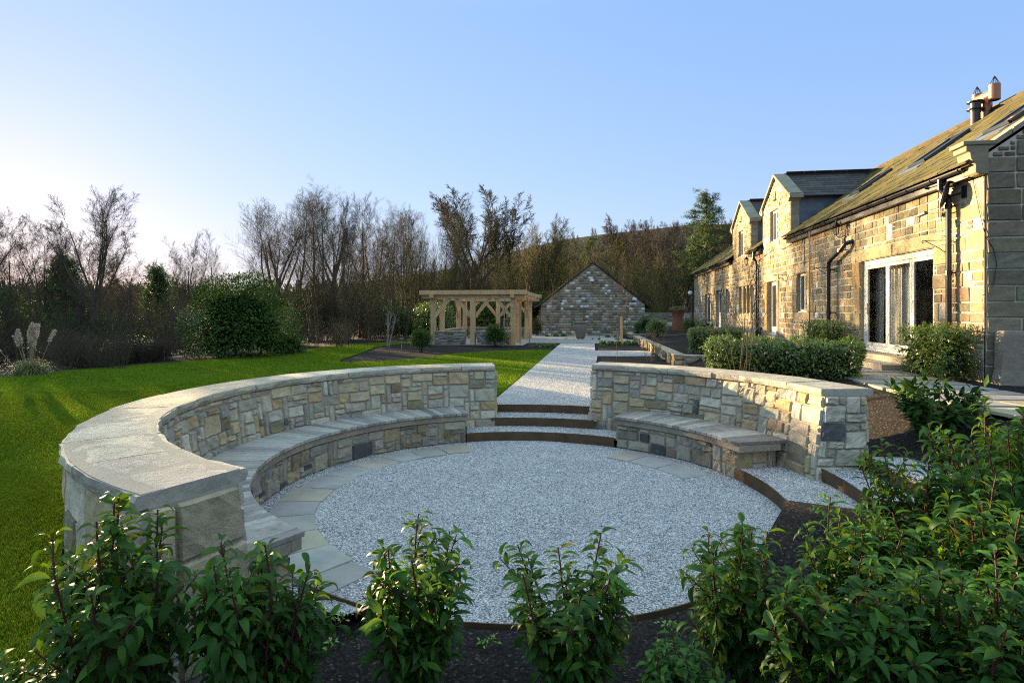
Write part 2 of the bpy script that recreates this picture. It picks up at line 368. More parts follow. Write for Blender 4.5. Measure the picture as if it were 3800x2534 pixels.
grid_disc('gravel_tread',lambda t_:(3.245,4.05),.155,M['gravel'],-9.8,22,5,40)
grid_disc('gravel_tread',lambda t_:(4.06,4.62),.305,M['gravel'],-8,12,5,30)
ngon_sheet('gravel_landing',[pc(12,4.65)[:2],pc(11.6,4.9)[:2],(4.6,8.35),(4.75,7.6),(4.4,6.75),pc(-6.8,4.65)[:2],pc(-2,4.65)[:2],pc(4,4.65)[:2]],.455,M['gravel'],th=.05)
# real pebbles scattered over the gravel so that it has relief
def pebbles():
    rr=np.random.RandomState(3); P=[]
    def ring(n,r0,r1,t0,t1,z):
        r=np.sqrt(rr.uniform(r0*r0,r1*r1,n)); t_=np.radians(rr.uniform(t0,t1,n)); P.append(np.stack([CX+r*np.cos(t_),CY+r*np.sin(t_),np.full(n,z)],1))
    ring(60000,0,3.2,0,360,0.0)
    ring(3500,3.26,3.84,66,114.5,.155); ring(2500,3.88,4.53,76.5,105,.305); ring(3500,3.26,4.04,-9.5,21,.155); ring(2200,4.08,4.6,-7.5,11,.305)
    n=9000; P.append(np.stack([rr.uniform(-2.1,-.1,n),12.+8*rr.uniform(0,1,n)**1.6,np.full(n,.458)],1))
    n=2500; P.append(np.stack([rr.uniform(3.6,4.6,n),rr.uniform(6.9,8.2,n),np.full(n,.455)],1))
    P=np.concatenate(P); x,y=P[:,0],P[:,1]
    P[:,2]+=.012*(np.sin(x*2.3+y*1.1)+np.sin(y*3.1-x*.7)+np.sin(x*5.3)*.5)*.4*(P[:,2]<.01)
    rad=np.hypot(x-CX,y-CY); dg=np.degrees(np.arctan2(y-CY,x-CX)); P=P[~((P[:,2]<.05)&(rad>3.03)&(dg<-16)&(dg>-106))]
    n=len(P); base=np.array([(1,0,0),(0,1,0),(-1,0,0),(0,-1,0),(0,0,.8),(0,0,-.8)],float)
    s_=rr.uniform(.0048,.0095,(n,1,1))*rr.uniform(.7,1.3,(n,1,3)); an=rr.uniform(0,6.28,n); tl=rr.uniform(-.6,.6,n)
    V=base[None]*s_; c,s1=np.cos(an)[:,None],np.sin(an)[:,None]
    X=V[:,:,0]*c-V[:,:,1]*s1; Y=V[:,:,0]*s1+V[:,:,1]*c; Z=V[:,:,2]*np.cos(tl)[:,None]+X*np.sin(tl)[:,None]
    V=np.stack([X,Y,Z],2)+P[:,None,:]+np.array([0,0,.002])
    f=np.array([(0,1,4),(1,2,4),(2,3,4),(3,0,4),(1,0,5),(2,1,5),(3,2,5),(0,3,5)])
    F=f[None]+(np.arange(n)*6)[:,None,None]
    b=rr.choice([.20,.40,.58,.72,.86],n,p=[.12,.23,.3,.25,.10])*rr.uniform(.9,1.1,n)
    tint=np.repeat(np.stack([b,b*.985,b*.95],1),8,0)
    o=npobj('loose_gravel',V.reshape(-1,3),F.reshape(-1,3),M['pebble'],tint=tint); tag(o,'loose pale grey limestone chippings covering the sunken circle','gravel',kind='stuff')
pebbles()
# steel risers and edging (each band is one bent plate)
def band(name,label,cat,r,t0,t1,z0,z1,group=None,th=.012,n=30):
    mb=MB(); A=[t0+(t1-t0)*i/n for i in range(n+1)]
    for i in range(n):
        a0,a1=A[i],A[i+1]
        p=[pc(a0,r,z0),pc(a1,r,z0),pc(a1,r+th,z0),pc(a0,r+th,z0),pc(a0,r,z1),pc(a1,r,z1),pc(a1,r+th,z1),pc(a0,r+th,z1)]
        fs=[(0,1,5,4),(2,3,7,6),(4,5,6,7)]
        if i==0: fs.append((0,4,7,3))
        if i==n-1: fs.append((1,2,6,5))
        mb.add(p,fs)
    o=mb.build(name,M['corten'],loc=pc((t0+t1)/2,r,0)); tag(o,label,cat,group); return o
gs='rusted steel risers of the far steps'
band('step_riser','lowest rusty steel riser of the steps up to the long gravel path','step riser',3.228,66,115,-.05,.172,gs)
band('step_riser','middle rusty steel riser of the steps up to the long gravel path','step riser',3.85,75.5,105.7,.10,.322,gs)
band('step_riser','top rusty steel riser at the start of the long gravel path','step riser',4.56,78,104.9,.25,.468,gs)
gs='steel risers of the side steps'
band('step_riser','lowest curved steel riser of the side steps right of the bench end','step riser',3.228,-21,22.5,-.05,.172,gs)
band('step_riser','middle curved steel riser meeting the foot of the right wall end','step riser',4.05,-9,12.5,.10,.322,gs)
band('step_riser','upper curved steel riser beside the mulch right of the wall end','step riser',4.63,-7.5,12,.25,.468,gs)
band('steel_edging','thin black steel edging between the gravel circle and the front planting bed','edging',3.06,-121,-21,-.05,.035)
mbk=MB(); A_=pc(-9.5,3.25,0);
for (a0,r0,a1,r1,z1) in ((-10,3.24,-9.2,4.05,.172),(-8.3,4.07,-7.6,4.63,.322)):
    p,q=pc(a0,r0,-.05),pc(a1,r1,-.05); mbk.beam((p[0],p[1],(z1-.05)/2),(q[0],q[1],(z1-.05)/2),.012,z1+.05)
o=mbk.build('steel_edging',M['corten'],loc=A_); tag(o,'short straight steel edge where the side steps stop at the mulch','edging')
# ---------------------------------------------------------------- stone packing
BUFF=[(.47,.395,.25),(.42,.37,.265),(.50,.40,.235),(.37,.335,.255),(.44,.325,.175),(.55,.49,.36),(.32,.295,.245),(.42,.32,.235),(.27,.215,.135),(.11,.105,.10),(.48,.43,.31)]
BUFW=[14,14,10,12,7,12,8,5,5,1.2,12]
def jit(c,r,a=.12):
    k=1+r.uniform(-a,a); return tuple(max(.01,x*k*(1+r.uniform(-.04,.04))) for x in c)
def pack(nx,ny,r,sizes,blocked=None,parity=None):
    occ=np.zeros((nx,ny),bool)
    if blocked is not None: occ|=blocked
    out=[]
    for j in range(ny):
        for i in range(nx):
            if occ[i,j]: continue
            for tr in range(9):
                wv,hv=sizes(r,i,j)
                if tr==8: wv,hv=1,1
                if tr==7: wv,hv=2,1
                if i+wv>nx or j+hv>ny: continue
                if occ[i:i+wv,j:j+hv].any(): continue
                occ[i:i+wv,j:j+hv]=True; out.append((i,j,wv,hv)); break
    return out
def stone(mb,fm,s0,s1,z0,z1,dep,r,tint,nx=4,nz=3,ju=.012,rough=.012,gap=.008,e=.16,m=0):
    s0+=gap;s1-=gap;z0+=gap;z1-=gap
    L,H=s1-s0,z1-z0
    cj=[(r.uniform(-ju,ju)*.7,r.uniform(-ju,ju)*.7) for _ in range(4)]
    ea=min(.014/max(L,.01),.22); eb=min(.014/max(H,.01),.25)
    A=[0,ea]+[ea+(1-2*ea)*k/(nx-2) for k in range(1,nx-2)]+[1-ea,1] if nx>2 else [0,ea,1-ea,1]
    B=[0,eb]+[eb+(1-2*eb)*k/(nz-2) for k in range(1,nz-2)]+[1-eb,1] if nz>2 else [0,eb,1-eb,1]
    na,nb=len(A),len(B); vs=[]; tl=r.uniform(-.3,.3)*dep; tl2=r.uniform(-.3,.3)*dep
    for jb,b in enumerate(B):
        for ia,a_ in enumerate(A):
            wts=((1-a_)*(1-b),a_*(1-b),a_*b,(1-a_)*b)
            ds=sum(w_*c[0] for w_,c in zip(wts,cj)); dz=sum(w_*c[1] for w_,c in zip(wts,cj))
            edge=(ia in(0,na-1)) or (jb in(0,nb-1))
            corner=(ia in(0,na-1)) and (jb in(0,nb-1))
            n=-.002 if edge else dep+tl*(a_-.5)*2+tl2*(b-.5)*2+r.uniform(-rough,rough)
            s_=s0+a_*L+ds; z_=z0+b*H+dz
            if corner: s_+=(.012 if ia==0 else -.012); z_+=(.012 if jb==0 else -.012)
            vs.append(fm(s_,z_,n))
    fs=[(j*na+i,j*na+i+1,(j+1)*na+i+1,(j+1)*na+i) for j in range(nb-1) for i in range(na-1)]
    mb.add(vs,fs,tint,m)
def face(mb,fm,s0,s1,z0,z1,cs,cz,r,dep=.03,tints=BUFF,wts=BUFW,big=1,nx=5,nz=4,rough=.010):
    nx_=max(1,round((s1-s0)/cs)); ny_=max(1,round((z1-z0)/cz)); cs=(s1-s0)/nx_; cz=(z1-z0)/ny_
    def sizes(r,i,j):
        k=r.random()
        if k<.12: return (1,r.choice((2,3,4)))
        if k<.32: return (r.choice((2,3,4)),1)
        if k<.72: return (r.choice((2,3,3,4)),2)
        return (r.choice((2,3,4)),r.choice((2,3)))
    for i,j,wv,hv in pack(nx_,ny_,r,sizes):
        t_=jit(r.choices(tints,wts)[0],r)
        stone(mb,fm,s0+i*cs,s0+(i+wv)*cs,z0+j*cz,z0+(j+hv)*cz,dep*r.uniform(.6,1.3),r,t_,nx,nz,rough=rough)
def ring_core(mb,t0,t1,rin,rout,z0,z1,n=60,m=0):
    A=[t0+(t1-t0)*i/n for i in range(n+1)]
    for i in range(n):
        a0,a1=A[i],A[i+1]
        p=[pc(a0,rin(z0),z0),pc(a1,rin(z0),z0),pc(a1,rin(z1),z1),pc(a0,rin(z1),z1),pc(a0,rout,z0),pc(a1,rout,z0),pc(a1,rout,z1),pc(a0,rout,z1)]
        fs=[(0,1,2,3),(5,4,7,6),(3,2,6,7)]
        if i==0: fs.append((0,3,7,4))
        if i==n-1: fs.append((1,5,6,2))
        mb.add(p,fs,(1,1,1),m)
def curved_wall(label,t0,t1,rb,rt,rout,ztop,lip0,lip1,seed,ends,outer=True):
    r=random.Random(seed); zc=ztop-.095
    T=thing('curved_stone_wall',label,'garden wall',pc((t0+t1)/2,(rb+rout)/2,0))
    rin=lambda z: rb+(rt-rb)*(z/zc)
    core=MB(); ring_core(core,t0,t1,rin,rout,-.05,zc); 
    ring_core(core,t0+.2*(1 if t1>t0 else -1),t1-.2*(1 if t1>t0 else -1),lambda z:lip0+.022,lip1-.022,zc,ztop-.003)
    core.build('mortar',M['mortar'],T)
    mb=MB(); sg=1 if t1>t0 else -1; Lg=abs(R_(t1-t0))*4.0
    fin=lambda s_,z,n: pc(t0+sg*math.degrees(s_/4.0),rin(z)-n,z)
    face(mb,fin,0,Lg,.12,zc-.008,.105,.083,r,.030)
    if outer:
        Lo=abs(R_(t1-t0))*rout
        fout=lambda s_,z,n: pc(t0+sg*math.degrees(s_/rout),rout+n,z)
        face(mb,fout,0,Lo,.3,zc-.008,.17,.15,r,.035,nx=6,nz=5,rough=.009)
    for te,sgn in ends:
        fe=lambda s_,z,n,te=te,sgn=sgn:(lambda b:(b[0]-sgn*n*math.sin(R_(te)),b[1]+sgn*n*math.cos(R_(te)),z))(pc(te,rin(z)+(rout-rin(z))*s_/(rout-rb),z))
        face(mb,fe,0,rout-rb,.1,zc-.008,.19 if te>200 else .13,.19 if te>200 else .12,r,.035,nx=7,nz=6)
    mb.build('stonework',M['stone'],T)
    # coping slabs, one part each
    th=t0
    while abs(th-t1)>.5:
        d=r.uniform(9.5,14.5)
        if abs(t1-th)-d<7: d=abs(t1-th)
        b0,b1=th+sg*.09,th+sg*(d-.09); th+=sg*d
        cp=MB(); na,nr=7,5; tc=jit((1,1,1),r,.14); tc=(tc[0],tc[1]*r.uniform(.97,1.02),tc[2]*r.uniform(.9,1.05))
        dz=r.uniform(-.005,.005); i0,i1=r.uniform(-.012,.012),r.uniform(-.015,.015)
        top=[];bot=[]
        for ia in range(na):
            for ir in range(nr):
                aa=b0+(b1-b0)*ia/(na-1); rr_=lip0+i0+(lip1+i1-lip0-i0)*ir/(nr-1)
                ed=ir in(0,nr-1) or ia in (0,na-1)
                if ir in(0,nr-1): rr_+=r.uniform(-.014,.014)
                top.append(pc(aa,rr_,ztop+dz+r.uniform(-.002,.002)-(.006 if ir in (0,nr-1) else 0)))
                bot.append(pc(aa+(0),rr_+(-.012 if ir==nr-1 else .012 if ir==0 else 0)*r.random(),zc))
        mid=[]
        fs=[(ia*nr+ir,(ia+1)*nr+ir,(ia+1)*nr+ir+1,ia*nr+ir+1) for ia in range(na-1) for ir in range(nr-1)]
        o_=na*nr; fb=[tuple(x+o_ for x in f)[::-1] for f in fs]
        # rough edge with a bulging middle line
        loop=[ia*nr for ia in range(na)]+[(na-1)*nr+ir for ir in range(1,nr)]+[ia*nr+nr-1 for ia in range(na-2,-1,-1)]+[ir for ir in range(nr-2,0,-1)]
        cx_=sum(p[0] for p in top)/len(top); cy_=sum(p[1] for p in top)/len(top)
        md=[]
        for k in loop:
            a_,b_=Vector(top[k]),Vector(bot[k]); m_=(a_+b_)/2; dd=Vector((m_.x-cx_,m_.y-cy_,0)); dd.normalize()
            rad=Vector((m_.x-CX,m_.y-CY,0)).normalized(); ir_=k%nr
            push=-rad if ir_==0 else rad if ir_==nr-1 else dd*0
            md.append(m_+push*r.uniform(.0,.022)+Vector((0,0,r.uniform(-.012,.012))))
        o2=2*na*nr; n=len(loop)
        fe=[]
        for k in range(n):
            k2=(k+1)%n
            fe.append((loop[k],o2+k,o2+k2,loop[k2])); fe.append((o2+k,o_+loop[k],o_+loop[k2],o2+k2))
        cp.add(top+bot+md,fs+fb+fe,tc)
        ob=cp.build('coping_slab',M['coping'],T)
        bm=bmesh.new(); bm.from_mesh(ob.data); bmesh.ops.recalc_face_normals(bm,faces=bm.faces[:]); bm.to_mesh(ob.data); bm.free()
    return T
curved_wall('long curved buff stone wall with slab coping left of the path, its near end behind the shrubs',104.5,249.5,3.86,4.02,4.60,1.338,3.975,4.66,11,[(104.5,-1),(249.5,1)])
curved_wall('shorter curved buff stone wall with slab coping right of the path',77,11.6,3.96,4.12,4.70,1.378,4.055,4.78,23,[(77,1),(11.6,-1)])
def bench(label,t0,t1,seed,end_stone):
    r=random.Random(seed); sg=1 if t1>t0 else -1
    T=thing('curved_bench',label,'bench',pc((t0+t1)/2,3.5,0))
    core=MB(); ring_core(core,t0+sg*.8,t1-sg*2.2,lambda z:3.25,3.9,-.05,.42); core.build('mortar',M['mortar'],T)
    mb=MB(); Lg=abs(R_(t1-t0)-sg*R_(3.0))*3.25
    fm=lambda s_,z,n: pc(t0+sg*(.8+math.degrees(s_/3.25)),3.25-n,z)
    tn=[(.36,.32,.235),(.29,.265,.21),(.40,.35,.25),(.32,.25,.15),(.20,.175,.135),(.09,.088,.085),(.38,.32,.19),(.25,.19,.115)]
    face(mb,fm,0,Lg,0.0,.41,.105,.082,r,.028,tn,[14,12,10,8,7,4,8,6])
    te=t1-sg*2.2
    fe=lambda s_,z,n:(lambda b:(b[0]-sg*n*math.sin(R_(te)),b[1]+sg*n*math.cos(R_(te)),z))(pc(te,3.25+s_,z))
    face(mb,fe,0,.62,0.0,.41,.12,.1,r,.026)
    fe2=lambda s_,z,n:(lambda b:(b[0]+sg*n*math.sin(R_(t0+sg*.8)),b[1]-sg*n*math.cos(R_(t0+sg*.8)),z))(pc(t0+sg*.8,3.25+s_,z))
    face(mb,fe2,0,.6,0.0,.41,.12,.1,r,.026)
    mb.build('plinth',M['stone' if seed==31 else 'rust_stone'],T)
    # timber fascia
    fb=MB(); n=max(4,int(abs(t1-t0)/9))
    for i in range(n):
        a0,a1=t0+(t1-t0)*i/n,t0+(t1-t0)*(i+1)/n; cc=jit((.92,.82,.68),r,.15)
        k=4
        for q in range(k):
            b0,b1=a0+(a1-a0)*q/k,a0+(a1-a0)*(q+1)/k
            p=[pc(b0,3.205,.415),pc(b1,3.205,.415),pc(b1,3.205,.512),pc(b0,3.205,.512),pc(b0,3.3,.415),pc(b1,3.3,.415),pc(b1,3.3,.512),pc(b0,3.3,.512)]
            fs=[(0,1,2,3),(0,4,5,1),(3,2,6,7)]
            if q==0: fs.append((0,3,7,4))
            if q==k-1: fs.append((1,5,6,2))
            fb.add(p,fs,cc)
    p,q_=pc(t1-sg*.6,3.22,.463),pc(t1-sg*.6,3.88,.463); fb.beam(p,q_,.06,.096,(.9,.82,.7))
    fb.build('front_beam',M['grey_wood'],T)
    st=MB(); np_=int(abs(R_(t1-t0))*3.17/.112)
    for i in range(np_):
        a0=t0+(t1-t0)*i/np_; a1=t0+(t1-t0)*(i+1)/np_; gp=(a1-a0)*.028; a0+=gp;a1-=gp
        f0=3.165+r.uniform(-.006,.006); z1=.56+r.uniform(-.003,.003); z0=.513
        k=r.random(); cc=jit((1.15,1.12,1.06) if k<.55 else (.85,.83,.8) if k<.85 else (.6,.58,.56),r,.12)
        x=[pc(a0,f0,z0),pc(a1,f0,z0),pc(a1,3.99,z0),pc(a0,3.99,z0),pc(a0,f0,z1),pc(a1,f0,z1),pc(a1,3.99,z1),pc(a0,3.99,z1)]
        st.add(x,[(0,3,2,1),(4,5,6,7),(0,1,5,4),(2,3,7,6),(1,2,6,5),(3,0,4,7)],cc)
    st.build('seat',M['grey_wood'],T,bevel=.005,seg=1)
    return T
bench('long curved slatted timber bench on a stone plinth along the left wall',114.6,243.2,31,True)
bench('short curved slatted timber bench on a rust-stained stone plinth along the right wall',65.8,20.2,37,True)
# flagstones set in the gravel beside the benches
def ringflags(t0,t1,seed,labelf,group):
    r=random.Random(seed); th=t0; sg=1 if t1>t0 else -1; i=0
    items=[]
    while abs(th-t1)>4:
        d=r.uniform(9.5,12.5)
        if abs(t1-th)<d+5: d=abs(t1-th)
        items.append((th,th+sg*d)); th+=sg*d
    for i,(a0,a1) in enumerate(items):
        g=.2*sg; ri=2.50+r.uniform(-.03,.03); ro=3.04+r.uniform(-.03,.02); sk=r.uniform(-1.2,1.2)
        pts=[pc(a0+g+sk*.4,ri),pc(a1-g+sk*.4,ri),pc(a1-g-sk*.3,ro),pc((a0+a1)/2,ro+.012),pc(a0+g-sk*.3,ro)]
        mb=MB(); mb.prism([(p[0],p[1],-.03) for p in pts],(0,0,.043),jit((1.0,1.02,1.08) if i%3 else (1.15,1.08,.95),r,.12))
        o=mb.build('flagstone',M['flag'],loc=pc((a0+a1)/2,2.8,.0),bevel=.006); 
        bm=bmesh.new(); bm.from_mesh(o.data); bmesh.ops.recalc_face_normals(bm,faces=bm.faces[:]); bm.to_mesh(o.data); bm.free()
        tag(o,labelf(i,len(items)),'flagstone',group)
ordn=['first','second','third','fourth','fifth','sixth','seventh','eighth','ninth','tenth','eleventh','twelfth','thirteenth','fourteenth']
ringflags(115.5,246,41,lambda i,n:'%s grey flagstone in the gravel beside the long bench, counted from the far steps'%ordn[i],'flagstones beside the long bench')
ringflags(62,27,43,lambda i,n:'%s streaky flagstone in the gravel beside the short bench, counted from the far steps'%ordn[i],'flagstones beside the short bench')
# ================================================================= house
HX=7.2
PIT=.704
SAND=[(.38,.285,.145),(.32,.25,.14),(.41,.325,.195),(.265,.215,.13),(.37,.25,.115),(.32,.27,.19),(.22,.18,.115),(.37,.235,.14),(.47,.41,.30),(.165,.14,.095)]
SANW=[14,13,11,10,8,10,7,4,6,3]
H=thing('farmhouse','long golden sandstone farmhouse with mossy stone-slate roof and two gabled dormers','house',(10.8,27.7,1.0))
rh=random.Random(101)
OPEN={'bifold':(13.4,16.8,1.4,3.8),'w1':(20.8,21.8,2.4,3.8),'gd':(24.1,25.4,1.5,3.7),'w2':(27.4,30.2,2.3,3.7),'w3':(32.2,33.2,2.3,3.7),'d2':(34.4,35.8,1.5,3.7),'d3':(37.1,39.4,1.5,3.6),'dw1':(24.0,25.0,5.3,6.6),'dw2':(29.3,30.3,5.2,6.5)}
Y0,Z0,ce=11.8,.8,.1
nY,nZ=318,72
blk=np.zeros((nY,nZ),bool)
DORM=[(24.25,7.92),(29.75,7.92)]; DH=1.78
for i in range(nY):
    y=Y0+(i+.5)*ce
    for j in range(nZ):
        z=Z0+(j+.5)*ce
        if z>5.18:
            ok=any(abs(y-yc)<DH-.02 and z<za-.62*abs(y-yc)-.12 for yc,za in DORM)
            if not ok: blk[i,j]=True
        for a0,a1,b0,b1 in OPEN.values():
            if a0<y<a1 and b0<z<b1: blk[i,j]=True
core=MB()
fm=lambda s_,z,n:(HX-n,Y0+s_,Z0+z)
for j in range(nZ):
    i=0
    while i<nY:
        if blk[i,j]: i+=1; continue
        k=i
        while k<nY and not blk[k,j]: k+=1
        core.quad(fm(i*ce,j*ce,0),fm(i*ce,(j+1)*ce,0),fm(k*ce,(j+1)*ce,0),fm(k*ce,j*ce,0)); i=k
core.build('mortar',M['house_mortar'],H)
mb=MB()
def put(y0,y1,z0,z1,tint,dep=.025,rg=.004):
    i0,i1,j0,j1=[int(round(v)) for v in ((y0-Y0)/ce,(y1-Y0)/ce,(z0-Z0)/ce,(z1-Z0)/ce)]
    stone(mb,fm,i0*ce,i1*ce,j0*ce,j1*ce,dep,rh,tint,5,4,ju=.004,rough=rg,gap=.006); blk[max(i0,0):i1,max(j0,0):j1]=True
lt=(.46,.36,.20)
put(12.9,15.1,3.8,4.1,jit(lt,rh)); put(15.1,17.4,3.8,4.1,jit(lt,rh))
put(20.5,22.1,3.8,4.1,jit(lt,rh)); put(20.5,22.1,2.1,2.4,jit((.33,.26,.16),rh))
put(23.8,25.8,3.7,4.0,jit(lt,rh)); put(27.1,30.5,3.7,4.0,jit(lt,rh)); put(27.1,30.5,2.1,2.3,jit(lt,rh))
put(32.0,33.5,3.7,4.0,jit(lt,rh)); put(32.0,33.5,2.1,2.3,jit(lt,rh)); put(34.1,36.1,3.7,4.0,jit(lt,rh)); put(36.8,39.7,3.6,3.9,jit(lt,rh))
put(23.7,25.3,6.6,6.8,jit(lt,rh)); put(23.7,25.3,5.1,5.3,jit(lt,rh)); put(29.0,30.6,6.5,6.7,jit(lt,rh)); put(29.0,30.6,5.0,5.2,jit(lt,rh))
for y0,y1,z0,z1 in ((20.3,20.8,3.2,3.8),(20.2,20.8,2.7,3.2),(20.0,20.8,2.4,2.7),(21.8,22.3,3.1,3.7),(21.8,22.2,2.4,3.1),(23.8,24.1,1.4,3.7),(25.4,25.7,1.4,3.7),
                    (12.9,13.4,3.4,3.8),(12.8,13.4,2.9,3.2),(16.8,17.3,3.1,3.8),(16.8,17.2,2.4,3.1),(16.8,17.4,1.9,2.4),(16.8,17.2,1.4,1.9)):
    put(y0,y1,z0,z1,jit(rh.choice(SAND[:6]),rh),.03,.008)
def hs(r,i,j):
    y=Y0+i*ce
    if y<12.7 and r.random()<.6: return (r.choice((5,7,9)),r.choice((2,3,4)))
    if y<13.4 and r.random()<.5: return (r.choice((3,4,6)),r.choice((2,3,3)))
    if j%2==1: return (r.choice((2,3,4)),1)
    if r.random()<.05: return (r.choice((2,3)),4)
    return (r.choice((2,3,3,4,4,5)),2)
for i,j,wv,hv in pack(nY,nZ,rh,hs,blk):
    c=jit(rh.choices(SAND,SANW)[0],rh,.15)
    if rh.random()<.022 and Y0+i*ce>13.4 and wv<5: c=(.72,.70,.64)
    far=Y0+i*ce>24
    stone(mb,fm,i*ce,(i+wv)*ce,j*ce,(j+hv)*ce,.015*rh.uniform(.5,1.3),rh,c,3 if far else 5,3 if far else 4,rough=.005,gap=.010)
mb.build('wall',M['house_stone'],H)
# gable end
gw=MB(); GY=11.76; gfm=lambda s_,z,n:(HX+s_,GY-n,Z0+z)
nX=72; gb=np.zeros((nX,72),bool)
roofz=lambda x: 5.27+PIT*(min(x,21.6-x)-7.0)
for i in range(nX):
    for j in range(72):
        if Z0+(j+1)*ce>roofz(HX+(i+.5)*ce)-.06: gb[i,j]=True
gcore=MB(); gcore.poly([(HX,GY,Z0),(HX+7.2,GY,Z0),(HX+7.2,GY,5.35),(10.8,GY,7.85),(HX,GY,5.35)][::1])
gcore.build('mortar',M['house_mortar'],H)
def gs_(r,i,j):
    if j%3==0: return (r.choice((5,6,8,9)),3)
    return (r.choice((4,5,7)),r.choice((1,2,2)))
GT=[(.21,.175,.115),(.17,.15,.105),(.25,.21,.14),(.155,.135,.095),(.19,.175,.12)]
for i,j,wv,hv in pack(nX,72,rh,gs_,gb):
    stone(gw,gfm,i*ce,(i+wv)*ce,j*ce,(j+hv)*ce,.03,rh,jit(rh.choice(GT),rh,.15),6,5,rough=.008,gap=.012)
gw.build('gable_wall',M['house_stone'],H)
# unseen walls close the volume
bk=MB(); bk.quad((14.4,GY,Z0),(14.4,43.6,Z0),(14.4,43.6,5.35),(14.4,GY,5.35)); bk.poly([(HX,43.6,Z0),(HX,43.6,5.2),(10.8,43.6,7.8),(14.4,43.6,5.2),(14.4,43.6,Z0)])
bk.build('rear_wall',M['house_stone'],H)
# roof
rf=MB(); cp_,sp_=1/math.hypot(1,PIT),PIT/math.hypot(1,PIT)
def rz(x): return 5.27+PIT*(x-7.0)
for y0,y1,x0 in ((11.8,22.5,6.92),(22.5,26.0,7.45),(26.0,28.0,6.92),(28.0,31.5,7.45),(31.5,43.8,6.92)):
    rf.quad((x0,y0,rz(x0)),(10.8,y0,rz(10.8)),(10.8,y1,rz(10.8)),(x0,y1,rz(x0)),(.5,.5,.5))
    if x0<7: rf.quad((x0,y0,rz(x0)-.05),(x0,y1,rz(x0)-.05),(7.3,y1,rz(7.3)-.05),(7.3,y0,rz(7.3)-.05),(.5,.5,.5))
rf.quad((14.75,11.8,rz(6.85)),(14.75,43.8,rz(6.85)),(10.8,43.8,rz(10.8)),(10.8,11.8,rz(10.8)),(.5,.5,.5))
d=0.0; row=0
SL=(10.8-6.92)/cp_
while d<SL-.1:
    ex=.27-.06*d/SL; y=11.95-rh.uniform(0,.3)
    while y<43.75:
        wd=rh.uniform(.32,.75)*(1-.25*d/SL); ym=y+wd/2; xm=6.92+cp_*(d+ex/2); zm=rz(xm)
        skip=ym<11.95 or any(abs(ym-yc)<DH+.02 and zm<za-.60*abs(ym-yc) for yc,za in DORM) or any(abs(ym-yc)<DH-.1 and xm<7.5 for yc,za in DORM)
        if not skip:
            tn=jit(rh.choice(((1,1,1),(.8,.82,.78),(1.25,1.15,.95),(.65,.66,.62))),rh,.15); t2=rh.uniform(.020,.036)
            ux=Vector((cp_,0,sp_)); uz=Vector((-sp_,0,cp_)); tilt=.05
            ux2=(ux-uz*tilt*1).normalized(); uz2=Vector((-ux2.z,0,ux2.x))
            rf.obb(Vector((xm,ym,zm))+uz*(.022+rh.uniform(-.004,.006)),ux2*(ex*.62),Vector((rh.uniform(-.01,.01),wd/2-.006,0)),uz2*(t2/2),tn)
        y+=wd
    d+=ex; row+=1
y=11.95
while y<43.6:
    L_=rh.uniform(.45,.6)
    for s in (-1,1): rf.obb((10.8+s*.11,y+L_/2,rz(10.8)+.0),(.15,0,-s*.085),(0,L_/2-.006,0),(s*.02,0,.035),jit((1.1,1.05,.9),rh))
    y+=L_
rf.build('roof',M['roof_slate'],H)
# verge coping and kneeler of the gable
vg=MB()
for k in range(6):
    x0=7.0+k*.64; x1=x0+.62; vg.prism([(x0,GY-.05,rz(x0)+.0),(x1,GY-.05,rz(x1)+.0),(x1,GY-.05,rz(x1)+.11),(x0,GY-.05,rz(x0)+.11)],(0,.36,0),jit((.8,.75,.65),rh))
    vg.prism([(21.6-x0,GY-.05,rz(x0)+.0),(21.6-x0,GY-.05,rz(x0)+.11),(21.6-x1,GY-.05,rz(x1)+.11),(21.6-x1,GY-.05,rz(x1)+.0)],(0,.36,0),jit((.8,.75,.65),rh))
vg.build('verge_coping',M['coping'],H,bevel=.012)
kn=MB(); kn.prism([(7.22,11.70,4.98),(7.22,11.70,5.52),(6.84,11.70,5.52),(6.84,11.70,5.42),(6.90,11.70,5.40),(6.92,11.70,5.28),(7.0,11.70,5.16),(7.0,11.70,5.02),(7.06,11.70,4.98)],(0,.40,0),(.62,.58,.48))
kn.prism([(7.36,11.68,5.52),(7.36,11.68,5.60),(6.78,11.68,5.60),(6.78,11.68,5.52)],(0,.44,0),(.62,.58,.48))
kn.build('kneeler',M['coping'],H,bevel=.015)
# fascia + gutters + brackets
for y0,y1 in ((11.98,22.4),(26.1,27.85),(31.6,43.75)):
    fb=MB(); fb.box(7.03,7.17,y0,y1,4.98,5.17,(1,1,1)); fb.build('fascia',M['black_plastic'],H)
    gt=MB(); n=10
    for k in range(n):
        a0,a1=math.pi*k/n,math.pi*(k+1)/n
        for rr_ in (.062,.056):
            p=[(6.965+rr_*math.cos(math.pi+a0),y0,5.165+rr_*math.sin(math.pi+a0)),(6.965+rr_*math.cos(math.pi+a1),y0,5.165+rr_*math.sin(math.pi+a1))]
            q=[(v[0],y1,v[2]) for v in p]; gt.quad(p[0],p[1],q[1],q[0])
    y=y0+.1
    while y<y1:
        pts=[(6.965+.068*math.cos(math.pi+math.pi*k/8),y,5.165+.068*math.sin(math.pi+math.pi*k/8)) for k in range(9)]; gt.tube(pts,.012,5); gt.tube([(6.9,y,5.17),(7.04,y,5.2)],.01,5); y+=.92
    gt.build('gutter',M['black_plastic'],H)
